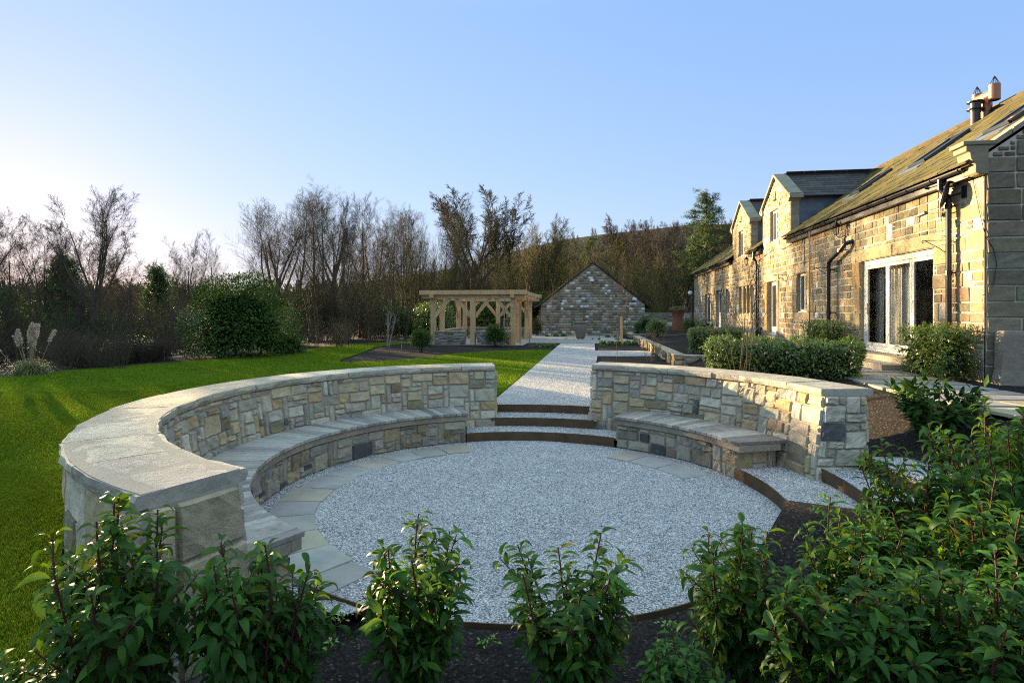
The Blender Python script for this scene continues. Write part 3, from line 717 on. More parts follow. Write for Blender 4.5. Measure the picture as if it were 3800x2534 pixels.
# windows and doors
def reveal(mbv,y0,y1,z0,z1,dp,x0=HX):
    a=(x0,y0,z0);b=(x0,y1,z0);c=(x0,y1,z1);d=(x0,y0,z1); o=lambda p:(p[0]+dp,p[1],p[2]); t=(.34,.27,.16)
    mbv.quad(a,o(a),o(b),b,t); mbv.quad(b,o(b),o(c),c,t); mbv.quad(c,o(c),o(d),d,t); mbv.quad(d,o(d),o(a),a,t)
for k,(a0,a1,b0,b1) in OPEN.items():
    rv=MB(); reveal(rv,a0,a1,b0,b1,.28 if k!='bifold' else .16); rv.build('jamb',M['house_stone'],H)
for ym in (28.06,28.74,29.42):
    rv=MB(); rv.box(7.21,7.4,ym,ym+.16,2.3,3.7,(.40,.31,.18)); rv.build('mullion',M['house_stone'],H)
def frame(mbf,y0,y1,z0,z1,x,fw=.06,ft=.06):
    mbf.box(x,x+ft,y0,y0+fw,z0,z1); mbf.box(x,x+ft,y1-fw,y1,z0,z1); mbf.box(x,x+ft,y0+fw,y1-fw,z1-fw,z1); mbf.box(x,x+ft,y0+fw,y1-fw,z0,z0+fw)
def window(par,y0,y1,z0,z1,x=HX+.10,lights=2,glass='dark_glass',name='window',sill=True):
    f=MB(); frame(f,y0+.01,y1-.01,z0+.03,z1-.01,x,.085)
    wl=(y1-y0)/lights
    for k in range(1,lights): f.box(x,x+.06,y0+k*wl-.05,y0+k*wl+.05,z0+.09,z1-.07)
    if sill: f.box(x-.07,x+.02,y0+.012,y1-.012,z0+.002,z0+.045)
    o=f.build(name,M['white_paint'],par,bevel=.006,seg=1)
    p=MB(); p.box(x+.025,x+.034,y0+.06,y1-.06,z0+.08,z1-.06); p.build('pane',M[glass],o); return o
window(H,*OPEN['w1']); 
for ya in (27.4,28.22,28.90,29.58): window(H,ya,ya+.62 if ya!=27.4 else 28.06,2.3,3.7,lights=1)
window(H,*OPEN['w3'])
def glazed_door(y0,y1,z0,z1,leaves=1,solid=.0,name='door'):
    x=HX+.15; f=MB(); frame(f,y0+.01,y1-.01,z0,z1-.01,x,.07)
    wl=(y1-y0-.14)/leaves
    for k in range(leaves):
        a=y0+.07+k*wl; frame(f,a,a+wl,z0+.07,z1-.08,x+.005,.09,.05)
        f.box(x+.01,x+.05,a+.09,a+wl-.09,z0+.16,z0+.32+solid)
    f.box(x-.1,x+.02,y0,y1,z0-.03,z0+.03)
    o=f.build(name,M['white_paint'],H,bevel=.006,seg=1)
    p=MB(); p.box(x+.03,x+.038,y0+.1,y1-.1,z0+.3,z1-.1); p.build('pane',M['dark_glass'],o)
    h=MB(); h.tube([(x-.01,y0+.14,z0+1.02),(x-.05,y0+.14,z0+1.02),(x-.05,y0+.26,z0+1.02)],.01,6); h.build('handle',M['steel_light'],o); return o
glazed_door(24.1,25.4,1.5,3.7); glazed_door(34.4,35.8,1.5,3.7,1,.6); glazed_door(37.1,39.4,1.5,3.6,2)
# folding doors with the room behind
x=HX+.07; f=MB(); f.box(x,x+.1,13.4,16.8,1.4,1.52); f.box(x,x+.1,13.4,16.8,3.66,3.8); f.box(x,x+.1,13.4,13.5,1.52,3.66); f.box(x,x+.1,16.68,16.8,1.52,3.66); f.box(x-.12,x-.005,13.4,16.8,1.40,1.455)
BD=f.build('folding_door',M['white_paint'],H,bevel=.008,seg=1)
for a,b in ((13.5,14.42),(14.43,15.53),(15.54,16.68)):
    lf=MB(); frame(lf,a,b,1.525,3.655,x+.012,.085,.055)
    for zz in (1.8,2.6,3.4): lf.box(x+.002,x+.014,b-.05,b+.03,zz,zz+.09,(.4,.4,.4))
    lo=lf.build('door_leaf',M['white_paint'],BD,bevel=.006,seg=1)
pg=MB()
for a,b in ((13.5,14.42),(14.43,15.53),(15.54,16.68)): pg.quad((x+.04,a+.08,3.58),(x+.04,b-.08,3.58),(x+.04,b-.08,1.6),(x+.04,a+.08,1.6))
pg.build('pane',M['glass'],BD)
hd=MB(); hd.box(x-.002,x+.012,16.575,16.615,2.35,2.65); hd.tube([(x,16.595,2.5),(x-.055,16.595,2.5),(x-.055,16.45,2.5)],.011,6); hd.build('handle',M['steel_light'],BD)
rm=MB()
X0,X1,ya,yb,za,zb=7.40,11.2,12.3,17.3,1.38,3.95
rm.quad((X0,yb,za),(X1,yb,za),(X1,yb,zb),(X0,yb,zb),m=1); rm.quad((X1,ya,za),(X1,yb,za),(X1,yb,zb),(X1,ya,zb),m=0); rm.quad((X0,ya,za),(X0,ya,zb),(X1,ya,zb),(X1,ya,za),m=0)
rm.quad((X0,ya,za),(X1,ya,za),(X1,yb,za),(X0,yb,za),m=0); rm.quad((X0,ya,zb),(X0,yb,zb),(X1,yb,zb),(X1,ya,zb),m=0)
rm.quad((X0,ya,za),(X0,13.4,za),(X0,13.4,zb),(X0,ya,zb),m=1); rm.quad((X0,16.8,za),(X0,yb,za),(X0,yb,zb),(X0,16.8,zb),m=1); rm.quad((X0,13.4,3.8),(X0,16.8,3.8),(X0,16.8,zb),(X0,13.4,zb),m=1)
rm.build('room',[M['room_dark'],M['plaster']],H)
def curtain(y0,y1,label):
    n=70; V=[];F=[]
    for i in range(n+1):
        t_=i/n; yy=y0+(y1-y0)*t_
        for k,zz in enumerate((1.42,2.2,3.0,3.72)):
            am=.045+.01*k*0; V.append((7.62+am*math.sin(t_*38+.3*k)+.015*math.sin(t_*91),yy+.02*math.sin(k*1.3)*(t_-.5)-.12*(k/3.)*0,zz))
    for i in range(n):
        for k in range(3): F.append((i*4+k,(i+1)*4+k,(i+1)*4+k+1,i*4+k+1))
    o=npobj('curtain',np.array(V),np.array(F),M['fabric_white'],loc=(7.62,(y0+y1)/2,1.42),smooth=True); tag(o,label,'curtain','white curtains behind the folding doors')
curtain(17.1,16.5,'narrow white curtain behind the first folding door leaf with the handle')
curtain(16.05,15.05,'broad sunlit white curtain behind the middle leaf of the folding doors')
hb=MB(); 
pts=[(0,0),(1.5,0),(1.5,.62)]+[(.75+.75*math.cos(t_*math.pi/12),.62+.28*math.sin(t_*math.pi/12)) for t_ in range(1,12)]+[(0,.62)]
hb.prism([(9.2,12.9+p[0],1.45+p[1]) for p in pts],(.12,0,0)); hb.box(9.33,11.1,12.95,14.35,1.5,1.95)
o=hb.build('bed',M['fabric_white'],loc=(9.3,13.6,1.4),bevel=.03); tag(o,'pale bed with curved headboard in the dark room behind the folding doors','bed')
# dormers
def dormer(yc,za,zs,label):
    ze=za-.62*DH; D=bpy.data.objects.new('dormer',None); C.objects.link(D); D.parent=H; ORG[D.name]=ORG[H.name]
    D['label']=label
    for s in (-1,1):
        ck=MB(); yy=yc+s*(DH-.0); p=[(7.24,yy,rz(7.24)-.2),(7.24,yy,ze),(9.6,yy,ze),(9.0,yy,rz(9.0)-.1)]; ck.poly(p if s>0 else p[::-1])
        ck.box(7.50,9.3,yy-.03,yy+.03,ze-.17,ze-.04); ck.build('cheek',M['lead'],D)
    for s in (-1,1):
        qs=MB(); zz=5.25
        while zz<ze-.25:
            hh=rh.uniform(.22,.42); hh=min(hh,ze-.2-zz); 
            if hh<.1: break
            qs.box(7.205,7.5,yc+s*(DH-.01)-.03,yc+s*(DH-.01)+.03,zz,zz+hh-.012,jit((.30,.26,.20),rh)); zz+=hh
        # kneeler
        yk=yc+s*(DH-.02); qs.prism([(7.12,yk-.1*s,ze-.24),(7.12,yk+.06*s,ze-.22),(7.12,yk+.16*s,ze-.06),(7.12,yk+.2*s,ze+.03),(7.12,yk-.1*s,ze+.05)],(.42,0,0),(.33,.29,.22)); qs.build('quoins',M['house_stone'],D)
    cp=MB()
    for s in (-1,1):
        n=3
        for k in range(n):
            h0,h1=k*(DH+.22)/n+.0,(k+1)*(DH+.22)/n-.012
            if s*1>0: pass
            y0_,y1_=yc+s*h0,yc+s*h1; zz0,zz1=za-.62*h0,za-.62*h1
            poly=[(7.10,y0_,zz0-.02),(7.10,y1_,zz1-.02),(7.10,y1_,zz1+.085),(7.10,y0_,zz0+.085)]
            cp.prism(poly,(.50,0,0),jit((.62,.62,.58),rh,.1))
    o=cp.build('coping',M['coping'],D)
    bm=bmesh.new(); bm.from_mesh(o.data); bmesh.ops.recalc_face_normals(bm,faces=bm.faces[:]); bm.to_mesh(o.data); bm.free()
    rr_=MB()
    xr=10.9
    for s in (-1,1):
        rr_.quad((7.45,yc,za),(xr,yc,za),(9.75,yc+s*(DH+.12),za-.62*(DH+.12)),(7.45,yc+s*(DH+.12),za-.62*(DH+.12)),(.5,.5,.5))
        d_=0; cq=1/math.hypot(1,.62); sl_=(DH+.12)/cq
        while d_<sl_-.05:
            h=(DH+.12)-(d_+.12)*cq; xx=7.55; xe=10.85-(h/(DH+.12))*1.15
            while xx<xe:
                wd=rh.uniform(.35,.7); 
                rr_.obb((xx+wd/2,yc+s*h,za-.62*h+.025),(wd/2-.006,0,0),(0,-s*cq*.16,.62*cq*.16-.008),(0,s*.62*cq*.013,cq*.013),jit((1,1,1),rh,.25)); xx+=wd
            d_+=.24
    rr_.tube([(7.5,yc,za+.03),(10.85,yc,za+.03)],.06,6,(.9,.9,.85))
    rr_.build('roof',M['grey_slate'],D)
    gt=MB(); gt.tube([(7.58,yc-DH-.17,ze-.09),(9.4,yc-DH-.17,ze-.09)],.045,8); gt.build('gutter',M['black_plastic'],D)
    vt=MB(); vt.box(7.17,7.2,yc-.05,yc+.05,za-.95,za-.62,(.12,.1,.07)); vt.box(7.08,7.2,yc-.10,yc+.10,za-.99,za-.95,(.35,.28,.17)); vt.build('vent_slot',M['house_stone'],D)
    window(D,yc-.25 if False else zs[0],zs[1],zs[2],zs[3])
dormer(24.25,7.92,OPEN['dw1'],'nearer gabled dormer with lead cheek')
dormer(29.75,7.92,OPEN['dw2'],'farther gabled dormer with lead cheek')
# downpipes (fixed to the wall: parts of the house)
def pipe(pts,r,name='downpipe',clips=()):
    p=MB(); p.tube(pts,r,12)
    for (x_,y_,z_) in clips: p.tube([(x_,y_,z_-.05),(x_,y_,z_+.05)],r*1.22,12); p.beam((x_,y_,z_),(HX,y_,z_),.03,.03)
    p.build(name,M['black_plastic'],H,smooth=False)
pipe([(6.97,12.75,5.12),(6.97,12.75,4.92),(7.0,12.72,4.86),(7.06,12.66,4.74),(7.07,12.65,4.66),(7.07,12.65,1.1)],.052,'downpipe',[(7.07,12.65,3.2),(7.07,12.65,1.95),(7.07,12.65,4.55)])
pipe([(7.2,17.25,4.42),(7.02,17.35,4.36),(6.99,17.55,4.22),(6.99,18.2,4.02),(6.99,18.42,3.9),(6.99,18.45,3.75),(6.99,18.45,1.1)],.062,'soil_pipe',[(6.99,18.45,3.7),(6.99,17.6,4.2),(6.99,18.45,2.4)])
pipe([(6.97,26.6,5.1),(6.97,26.62,4.85),(7.08,26.66,4.7),(7.1,26.66,4.5),(7.1,26.66,1.2)],.052,'downpipe',[(7.1,26.66,4.45),(7.1,26.66,2.9)])
pipe([(7.08,26.4,4.55),(7.1,26.42,4.3),(7.1,26.42,1.2)],.025,'waste_pipe',[(7.1,26.42,4.2)])
pipe([(6.97,43.4,5.1),(6.97,43.4,4.95),(7.08,43.5,4.7),(7.1,43.5,4.5),(7.1,43.5,1.)],.05,'downpipe',[(7.1,43.5,3.0)])
pipe([(7.16,26.2,1.75),(7.08,26.1,1.55),(7.08,26.1,1.2)],.05,'waste_pipe')
# roof windows
def roofwin(xa,xb,ya_,yb_):
    ux=Vector((cp_,0,sp_)); uz=Vector((-sp_,0,cp_)); P=lambda xx,yy,n:Vector((xx,yy,rz(xx)))+uz*n
    f=MB()
    for (x0_,y0_,x1_,y1_) in ((xa,ya_,xb,ya_),(xa,yb_,xb,yb_)): f.beam(P(x0_,y0_,.075),P(x1_,y1_,.075),.07,.09,up=uz)
    for xx in (xa,xb): f.beam(P(xx,ya_,.075),P(xx,yb_,.075),.08,.09,up=uz)
    o=f.build('roof_window',M['black_metal'],H)
    p=MB(); p.add([P(xa,ya_,.09),P(xb,ya_,.09),P(xb,yb_,.09),P(xa,yb_,.09)],[(0,1,2,3)]); p.build('pane',M['dark_glass'],o)
    fl=MB(); fl.beam(P(xa-.18,ya_-.1,.05),P(xa-.18,yb_+.1,.05),.25,.02,up=uz); fl.beam(P(xa-.2,yb_+.12,.06),P(xb+.1,yb_+.12,.06),.12,.02,up=uz); fl.build('flashing',M['steel_light'],o)
ROOFWIN=[(8.3,9.4,12.75,13.5),(8.4,9.4,15.9,16.65),(8.3,9.2,19.3,20.0)]
for q in ROOFWIN: roofwin(*q)
# flues
fl=MB(); c=(10.2,17.06,7.2); fl.lathe([(.115,0),(.115,.66),(.13,.66),(.13,.70)],c,20); fl.lathe([(.115,.70),(.195,.705),(.20,.725),(.125,.74),(.125,.88),(.195,.90),(.20,.925),(.10,.94),(0,.94)],c,20); fl.build('black_flue',M['black_metal'],H)
fl=MB(); c=(10.5,17.12,7.4); fl.lathe([(.13,0),(.13,.45),(.145,.45),(.145,.48),(.13,.48),(.13,.92),(.0,.93)],c,20); fl.tube([(10.5,17.46,8.30),(10.5,17.1,8.27),(10.5,16.78,8.27)],.12,16); fl.lathe([(.115,0),(.13,.01),(.13,.42),(.12,.43)],(10.5,16.80,8.05),20); fl.lathe([(.105,0),(.115,.01),(.115,.26),(.10,.27)],(10.5,17.5,8.2),20)
o=fl.build('copper_flue',M['copper'],H)
for cx_,cy_,cz_ in ((10.5,16.80,8.47),(10.5,17.5,8.46)):
    cg=MB()
    for k in range(8):
        an=k*math.pi/4; cg.tube([(cx_+.115*math.cos(an),cy_+.115*math.sin(an),cz_),(cx_+.03*math.cos(an),cy_+.03*math.sin(an),cz_+.18),(cx_,cy_,cz_+.23)],.007,4)
    cg.tube([(cx_+.035*math.cos(k*.7854),cy_+.035*math.sin(k*.7854),cz_+.17) for k in range(9)],.007,4); cg.build('bird_cage',M['iron'],o)
# door steps, terrace path
st=MB(); st.box(6.30,7.19,13.7,17.1,1.06,1.24,(1.1,1.0,.85)); o=st.build('door_step',M['flag'],loc=(6.7,15.4,1.06),bevel=.015); tag(o,'lower long stone step below the white folding doors','door step')
st=MB(); st.box(6.72,7.19,13.5,16.95,1.243,1.39,(1.0,.92,.78)); o=st.build('door_step',M['flag'],loc=(6.9,15.2,1.24),bevel=.015); tag(o,'upper narrow stone step directly under the white folding doors','door step')
def slabs(name,poly,z,seed,sz=.85):
    # irregular slabs clipped to a convex strip given by left and right edge polylines
    r=random.Random(seed); L_,Rr=poly; mb=MB(); n=len(L_)-1
    def at(E_,t_):
        t_=min(max(t_,0),.9999)*n; k=int(t_); f_=t_-k; return (E_[k][0]+(E_[k+1][0]-E_[k][0])*f_,E_[k][1]+(E_[k+1][1]-E_[k][1])*f_)
    tl=sum(math.dist(L_[k],L_[k+1]) for k in range(n)); rows=max(2,int(tl/.72))
    for q in range(rows):
        t0,t1=q/rows+.006,(q+1)/rows-.006; m=r.choice((2,2,3)); cuts=sorted([0]+[ (k+r.uniform(-.15,.15))/m for k in range(1,m)]+[1])
        for a,b in zip(cuts[:-1],cuts[1:]):
            a+=.012;b-=.012; P=[]
            for t_,u_ in ((t0,a),(t0,b),(t1,b),(t1,a)):
                l,rr_=at(L_,t_),at(Rr,t_); P.append((l[0]+(rr_[0]-l[0])*u_,l[1]+(rr_[1]-l[1])*u_,z-.04))
            mb.prism(P,(0,0,.05+r.uniform(-.003,.003)),jit(r.choice(((1,.97,.9),(.85,.9,.98),(1.15,1.05,.85),(.95,.95,.95))),r,.1))
    o=mb.build(name,M['flag'],bevel=.005); bm=bmesh.new(); bm.from_mesh(o.data); bmesh.ops.recalc_face_normals(bm,faces=bm.faces[:]); bm.to_mesh(o.data); bm.free(); tag(o,kind='structure'); return o
slabs('flagstone_path',([(5.05,15.6),(4.95,13.2),(4.85,10.9),(4.95,9.0),(5.6,6.5),(6.6,4.0)],[(6.3,15.6),(6.75,13.2),(6.7,10.9),(6.85,9.0),(7.3,6.5),(8.3,4.0)]),1.10,5)
slabs('terrace',([(4.9,31.0),(5.0,26.0),(5.3,20.),(5.1,15.7)],[(7.15,31.0),(7.15,26.0),(7.15,20.),(6.3,15.7)]),1.10,6)
ngon_sheet('gravel_margin',[(7.9,11.1),(11,10.6),(14.4,11.0),(14.4,11.7),(7.9,11.7)],1.125,M['gravel'])
# stone stoop leaning at the corner
sp=MB(); n=9; V=[]
prof=[(.20,0),(.20,.12),(.13,.3),(.12,.8),(.10,.84)]
pts=[(7.30,11.46),(7.62,11.38),(7.74,11.56),(7.66,11.72),(7.30,11.72)]
bm_=[]; 
for (k,zz) in ((1.25,1.05),(1.18,1.18),(1.0,1.36),(.97,2.0),(.88,2.07)):
    cx_=sum(p[0] for p in pts)/5; cy_=sum(p[1] for p in pts)/5
    bm_.append([(cx_+(p[0]-cx_)*k,min(cy_+(p[1]-cy_)*k,11.73),zz) for p in pts])
vs=[p for l in bm_ for p in l]; fs=[]
for i in range(4):
    for j in range(5): fs.append((i*5+j,i*5+(j+1)%5,(i+1)*5+(j+1)%5,(i+1)*5+j))
fs.append((20,21,22,23,24)); sp.add(vs,fs,(.26,.22,.165))
o=sp.build('guard_stone',M['house_stone'],loc=(7.5,11.55,1.05),bevel=.03); tag(o,'old brown guard stone standing at the near corner of the farmhouse','guard stone')
# ================================================================= barn
ba=R_(7.6); BU=Vector((math.cos(ba),math.sin(ba),0)); BV=Vector((-math.sin(ba),math.cos(ba),0)); B0=Vector((-4.62,48.2,0))
def bp(u,v,z): q=B0+BU*u+BV*v; return (q.x,q.y,z)
B=thing('barn','small grey stone barn with a blank gable end beyond the gravel path','barn',bp(4.4,7,.45))
rb=random.Random(55); cb=.11; nU,nZb=80,58; bb=np.zeros((nU,nZb),bool)
bro=lambda u: 3.1+.795*min(u,8.8-u)
for i in range(nU):
    for j in range(nZb):
        if .4+(j+1)*cb>bro((i+.5)*cb)+.02: bb[i,j]=True
bc=MB(); bc.poly([bp(0,0,.3),bp(8.8,0,.3),bp(8.8,0,3.1),bp(4.4,0,6.6),bp(0,0,3.1)]); bc.quad(bp(0,14,.3),bp(0,0,.3),bp(0,0,3.1),bp(0,14,3.1)); bc.quad(bp(8.8,0,.3),bp(8.8,14,.3),bp(8.8,14,3.1),bp(8.8,0,3.1)); bc.poly([bp(8.8,14,.3),bp(0,14,.3),bp(0,14,3.1),bp(4.4,14,6.6),bp(8.8,14,3.1)])
bc.build('mortar',M['mortar'],B)
bm_=MB(); bf=lambda s_,z,n:bp(s_,-n,.4+z)
BT=[(.26,.22,.155),(.33,.285,.20),(.21,.18,.13),(.29,.235,.14),(.15,.13,.10),(.38,.335,.25),(.19,.15,.095)]
def bs_(r,i,j): return (r.choice((2,3,3,4,4)),2) if j%2==0 else (r.choice((2,3)),1)
for i,j,wv,hv in pack(nU,nZb,rb,bs_,bb):
    c=jit(rb.choice(BT),rb,.2); up=j/nZb
    k=rb.random(); 
    if k<.05+.10*(1-abs(up-.55)*1.6): c=(.62,.62,.60) if k<.06 else tuple(.5*a+.22 for a in c)
    stone(bm_,bf,i*cb,(i+wv)*cb,j*cb,(j+hv)*cb,.025,rb,c,3,3,rough=.006,gap=.013)
bm_.build('gable_wall',M['house_stone'],B,smooth=True)
bl=MB(); face(bl,lambda s_,z,n:(lambda q:(q[0]-BU.x*n,q[1]-BU.y*n,z))(bp(0,s_,0)),0,14,.4,3.1,.16,.14,rb,.025,SAND,SANW,nx=3,nz=3); bl.build('side_wall',M['house_stone'],B,smooth=True)
br=MB(); th_=math.atan(.795)
for s in (-1,1):
    p=lambda h,v,n:bp(4.4+s*(h*math.cos(th_)-0*n)+s*n*math.sin(th_),v,6.62-h*math.sin(th_)+n*math.cos(th_))
    Lr=4.75/math.cos(th_)
    br.add([p(0,-.12,.0),p(Lr,-.12,.0),p(Lr,14.1,.0),p(0,14.1,.0),p(0,-.12,.07),p(Lr,-.12,.07),p(Lr,14.1,.07),p(0,14.1,.07)],[(0,1,2,3),(4,5,6,7),(0,1,5,4),(1,2,6,5),(2,3,7,6)],(.6,.58,.52))
    d_=0
    while d_<Lr:
        v=-.13
        while v<14:
            wv=rb.uniform(.4,.7); a_=[p(d_,v+.01,.07),p(d_+.3,v+.01,.10),p(d_+.3,v+wv-.01,.10),p(d_,v+wv-.01,.07),p(d_+.3,v+.01,.065),p(d_+.3,v+wv-.01,.065)]
            br.add(a_,[(0,1,2,3),(1,4,5,2)],jit((.9,.88,.8),rb,.25)); v+=wv
        d_+=.27
o=br.build('roof',M['grey_slate'],B)
for u_,z_ in ((4.3,5.15),(7.9,3.55)):
    fl=MB(); fl.obb(bp(u_,-.14,z_),BU*.17,BV*.08,(0,0,.09)); fl.obb(bp(u_,-.05,z_+.1),BU*.05,BV*.05,(0,0,.05)); fl.build('floodlight',M['white_plastic'],B,bevel=.02)
sx=MB()
for u_ in (5.2,5.65): sx.obb(bp(u_,-.05,.98),BU*.17,BV*.05,(0,0,.16),(.5,.55,.6))
sx.build('socket_box',M['steel_light'],B,bevel=.02)
# ================================================================= pergola
P=thing('oak_pergola','large open oak pergola with braced posts on low stone walls','pergola',(-7.4,37.7,.47))
ro=random.Random(66)
posts=[(-9.86,33.6),(-7.36,33.45),(-4.92,33.6),(-9.86,35.6),(-9.86,40.0),(-9.86,42.0),(-7.3,42.0),(-4.92,36.1),(-4.92,40.3),(-4.92,42.3)]
for px_,py_ in posts:
    q=MB(); q.box(px_-.145,px_+.145,py_-.145,py_+.145,.44,3.24,jit((1,1,1),ro,.1)); q.build('post',M['oak'],P,bevel=.012)
def pbeam(p0,p1,wd,ht,nm='beam'):
    q=MB(); q.beam(p0,p1,wd,ht,jit((1,.98,.95),ro,.1)); q.build(nm,M['oak'],P,bevel=.012)
for yy in (33.5,42.1): pbeam((-10.5,yy,3.36),(-4.2,yy,3.36),.24,.24); pbeam((-10.65,yy-.16 if yy<35 else yy+.16,3.61),(-4.05,yy-.16 if yy<35 else yy+.16,3.61),.22,.27)
for xx in (-9.86,-4.92): pbeam((xx,33.2,3.34),(xx,42.4,3.34),.22,.23)
for xx in (-10.4,-4.3): pbeam((xx,33.46,3.60),(xx,42.2,3.60),.2,.24)
for xx in (-9.86,-4.92): pbeam((xx,33.05,3.42),(xx,33.37,3.42),.24,.27,'beam_end')
for yy in (35.8,37.8,40.0): pbeam((-10.2,yy,3.58),(-4.5,yy,3.58),.12,.2,'rafter')
def brace(px_,py_,dx,dy):
    q=MB(); n=6; L_=.95; pts=[]
    for k in range(n+1):
        t_=k/n; a_=t_*math.pi/2; 
        e_=.20
        h=.145+L_*t_; z=2.15+ (3.24-2.15)*(math.sin(a_*.62)/math.sin(math.pi/2*.62))
        pts.append((px_+dx*h,py_+dy*h,z))
    for a_,b_ in zip(pts[:-1],pts[1:]): q.beam(a_,b_,.10,.20,(1.02,1,.95))
    q.build('brace',M['oak'],P)
for a_ in ((-9.86,33.5,1,0),(-7.36,33.5,1,0),(-7.36,33.5,-1,0),(-4.92,33.5,-1,0),(-9.86,42.1,1,0),(-7.3,42.1,1,0),(-7.3,42.1,-1,0),(-4.92,42.3,-1,0),(-9.86,35.6,0,1),(-9.86,40,0,-1),(-4.92,36.1,0,1),(-4.92,40.3,0,-1)): brace(*a_)
def lowwall(p0,p1,z0,z1,wd,seed,name,label=None,parent=None,capz=.07,tints=BUFF,cat='wall',cs=.13,group=None,capt=(.9,.85,.75)):
    r=random.Random(seed); p0,p1=Vector((*p0,0)),Vector((*p1,0)); d_=p1-p0; L_=d_.length; d_.normalize(); nn=Vector((d_.y,-d_.x,0))
    own=parent is None
    if own: parent=thing(name,label,cat,((p0+p1)/2).to_tuple()[:2]+(z0,),group)
    else:
        e_=bpy.data.objects.new(name,None); C.objects.link(e_); e_.parent=parent; ORG[e_.name]=ORG[parent.name]; parent=e_
    zc=z1-capz; q=MB(); q.beam(p0+Vector((0,0,(z0+zc)/2-.1)),p1+Vector((0,0,(z0+zc)/2-.1)),wd,zc-z0+.2); q.build('mortar',M['mortar'],parent)
    s=MB()
    for sd in (1,-1):
        f_=lambda s_,z,n,sd=sd:(lambda v:(v.x,v.y,z))(p0+d_*(s_ if sd>0 else L_-s_)+nn*sd*(wd/2+n))
        face(s,f_,0,L_,z0,zc-.004,cs,cs*.72,r,.022,tints,None if tints is not BUFF else BUFW,nx=3,nz=3)
    for e0,sd in ((p0,-1),(p1,1)):
        f_=lambda s_,z,n,e0=e0,sd=sd:(lambda v:(v.x,v.y,z))(e0+nn*(s_-wd/2)+d_*sd*n)
        face(s,f_,0,wd,z0,zc-.004,cs,cs*.72,r,.022,tints,None if tints is not BUFF else BUFW,nx=3,nz=3)
    s.build('stonework',M['stone'],parent,smooth=True)
    c_=MB(); t_=-.02
    while t_<L_:
        ln=r.uniform(.6,1.0); e_=min(t_+ln,L_+.02); c_.beam(p0+d_*(t_+.004)+Vector((0,0,z1-capz/2)),p0+d_*(e_-.004)+Vector((0,0,z1-capz/2)),wd+.09,capz,jit(capt,r,.1)); t_+=ln
    c_.build('coping',M['coping'],parent,bevel=.01)
    return parent
DRYT=[(.22,.20,.16),(.27,.25,.20),(.17,.155,.12),(.30,.27,.21),(.12,.11,.09)]
for k,(a_,b_) in enumerate((((-9.68,33.45),(-7.85,33.45)),((-7.05,33.45),(-5.1,33.45)),((-9.86,35.8),(-9.86,39.8)),((-9.6,42.1),(-7.5,42.1)),((-7.1,42.1),(-5.1,42.1)))):
    lowwall(a_,b_,.42,1.3,.36,70+k,'low_wall',parent=P,tints=DRYT)
# raised bed retaining walls
lowwall((3.03,21.3),(2.63,38.5),.40,.87,.36,81,'retaining_wall','low sunlit stone retaining wall running along the raised bed right of the path',tints=SAND,cs=.16)
lowwall((3.2,21.3),(5.3,21.0),.40,.868,.36,82,'retaining_wall','short stone retaining wall across the near end of the raised bed',tints=BT,cs=.16)
lowwall((2.62,42.3),(2.55,45.4),.40,.84,.36,83,'retaining_wall','small stone retaining wall stub beyond the long one near the barn',tints=SAND,cs=.16)
lowwall((2.75,42.2),(5.4,42.6),.40,.838,.36,84,'retaining_wall','far stone retaining wall under the two round bushes near the barn',tints=BT,cs=.16)
lowwall((4.6,57.5),(12,58.5),.5,2.35,.45,85,'boundary_wall','dark drystone boundary wall between the barn and the house',tints=BT,cs=.26,cat='wall')
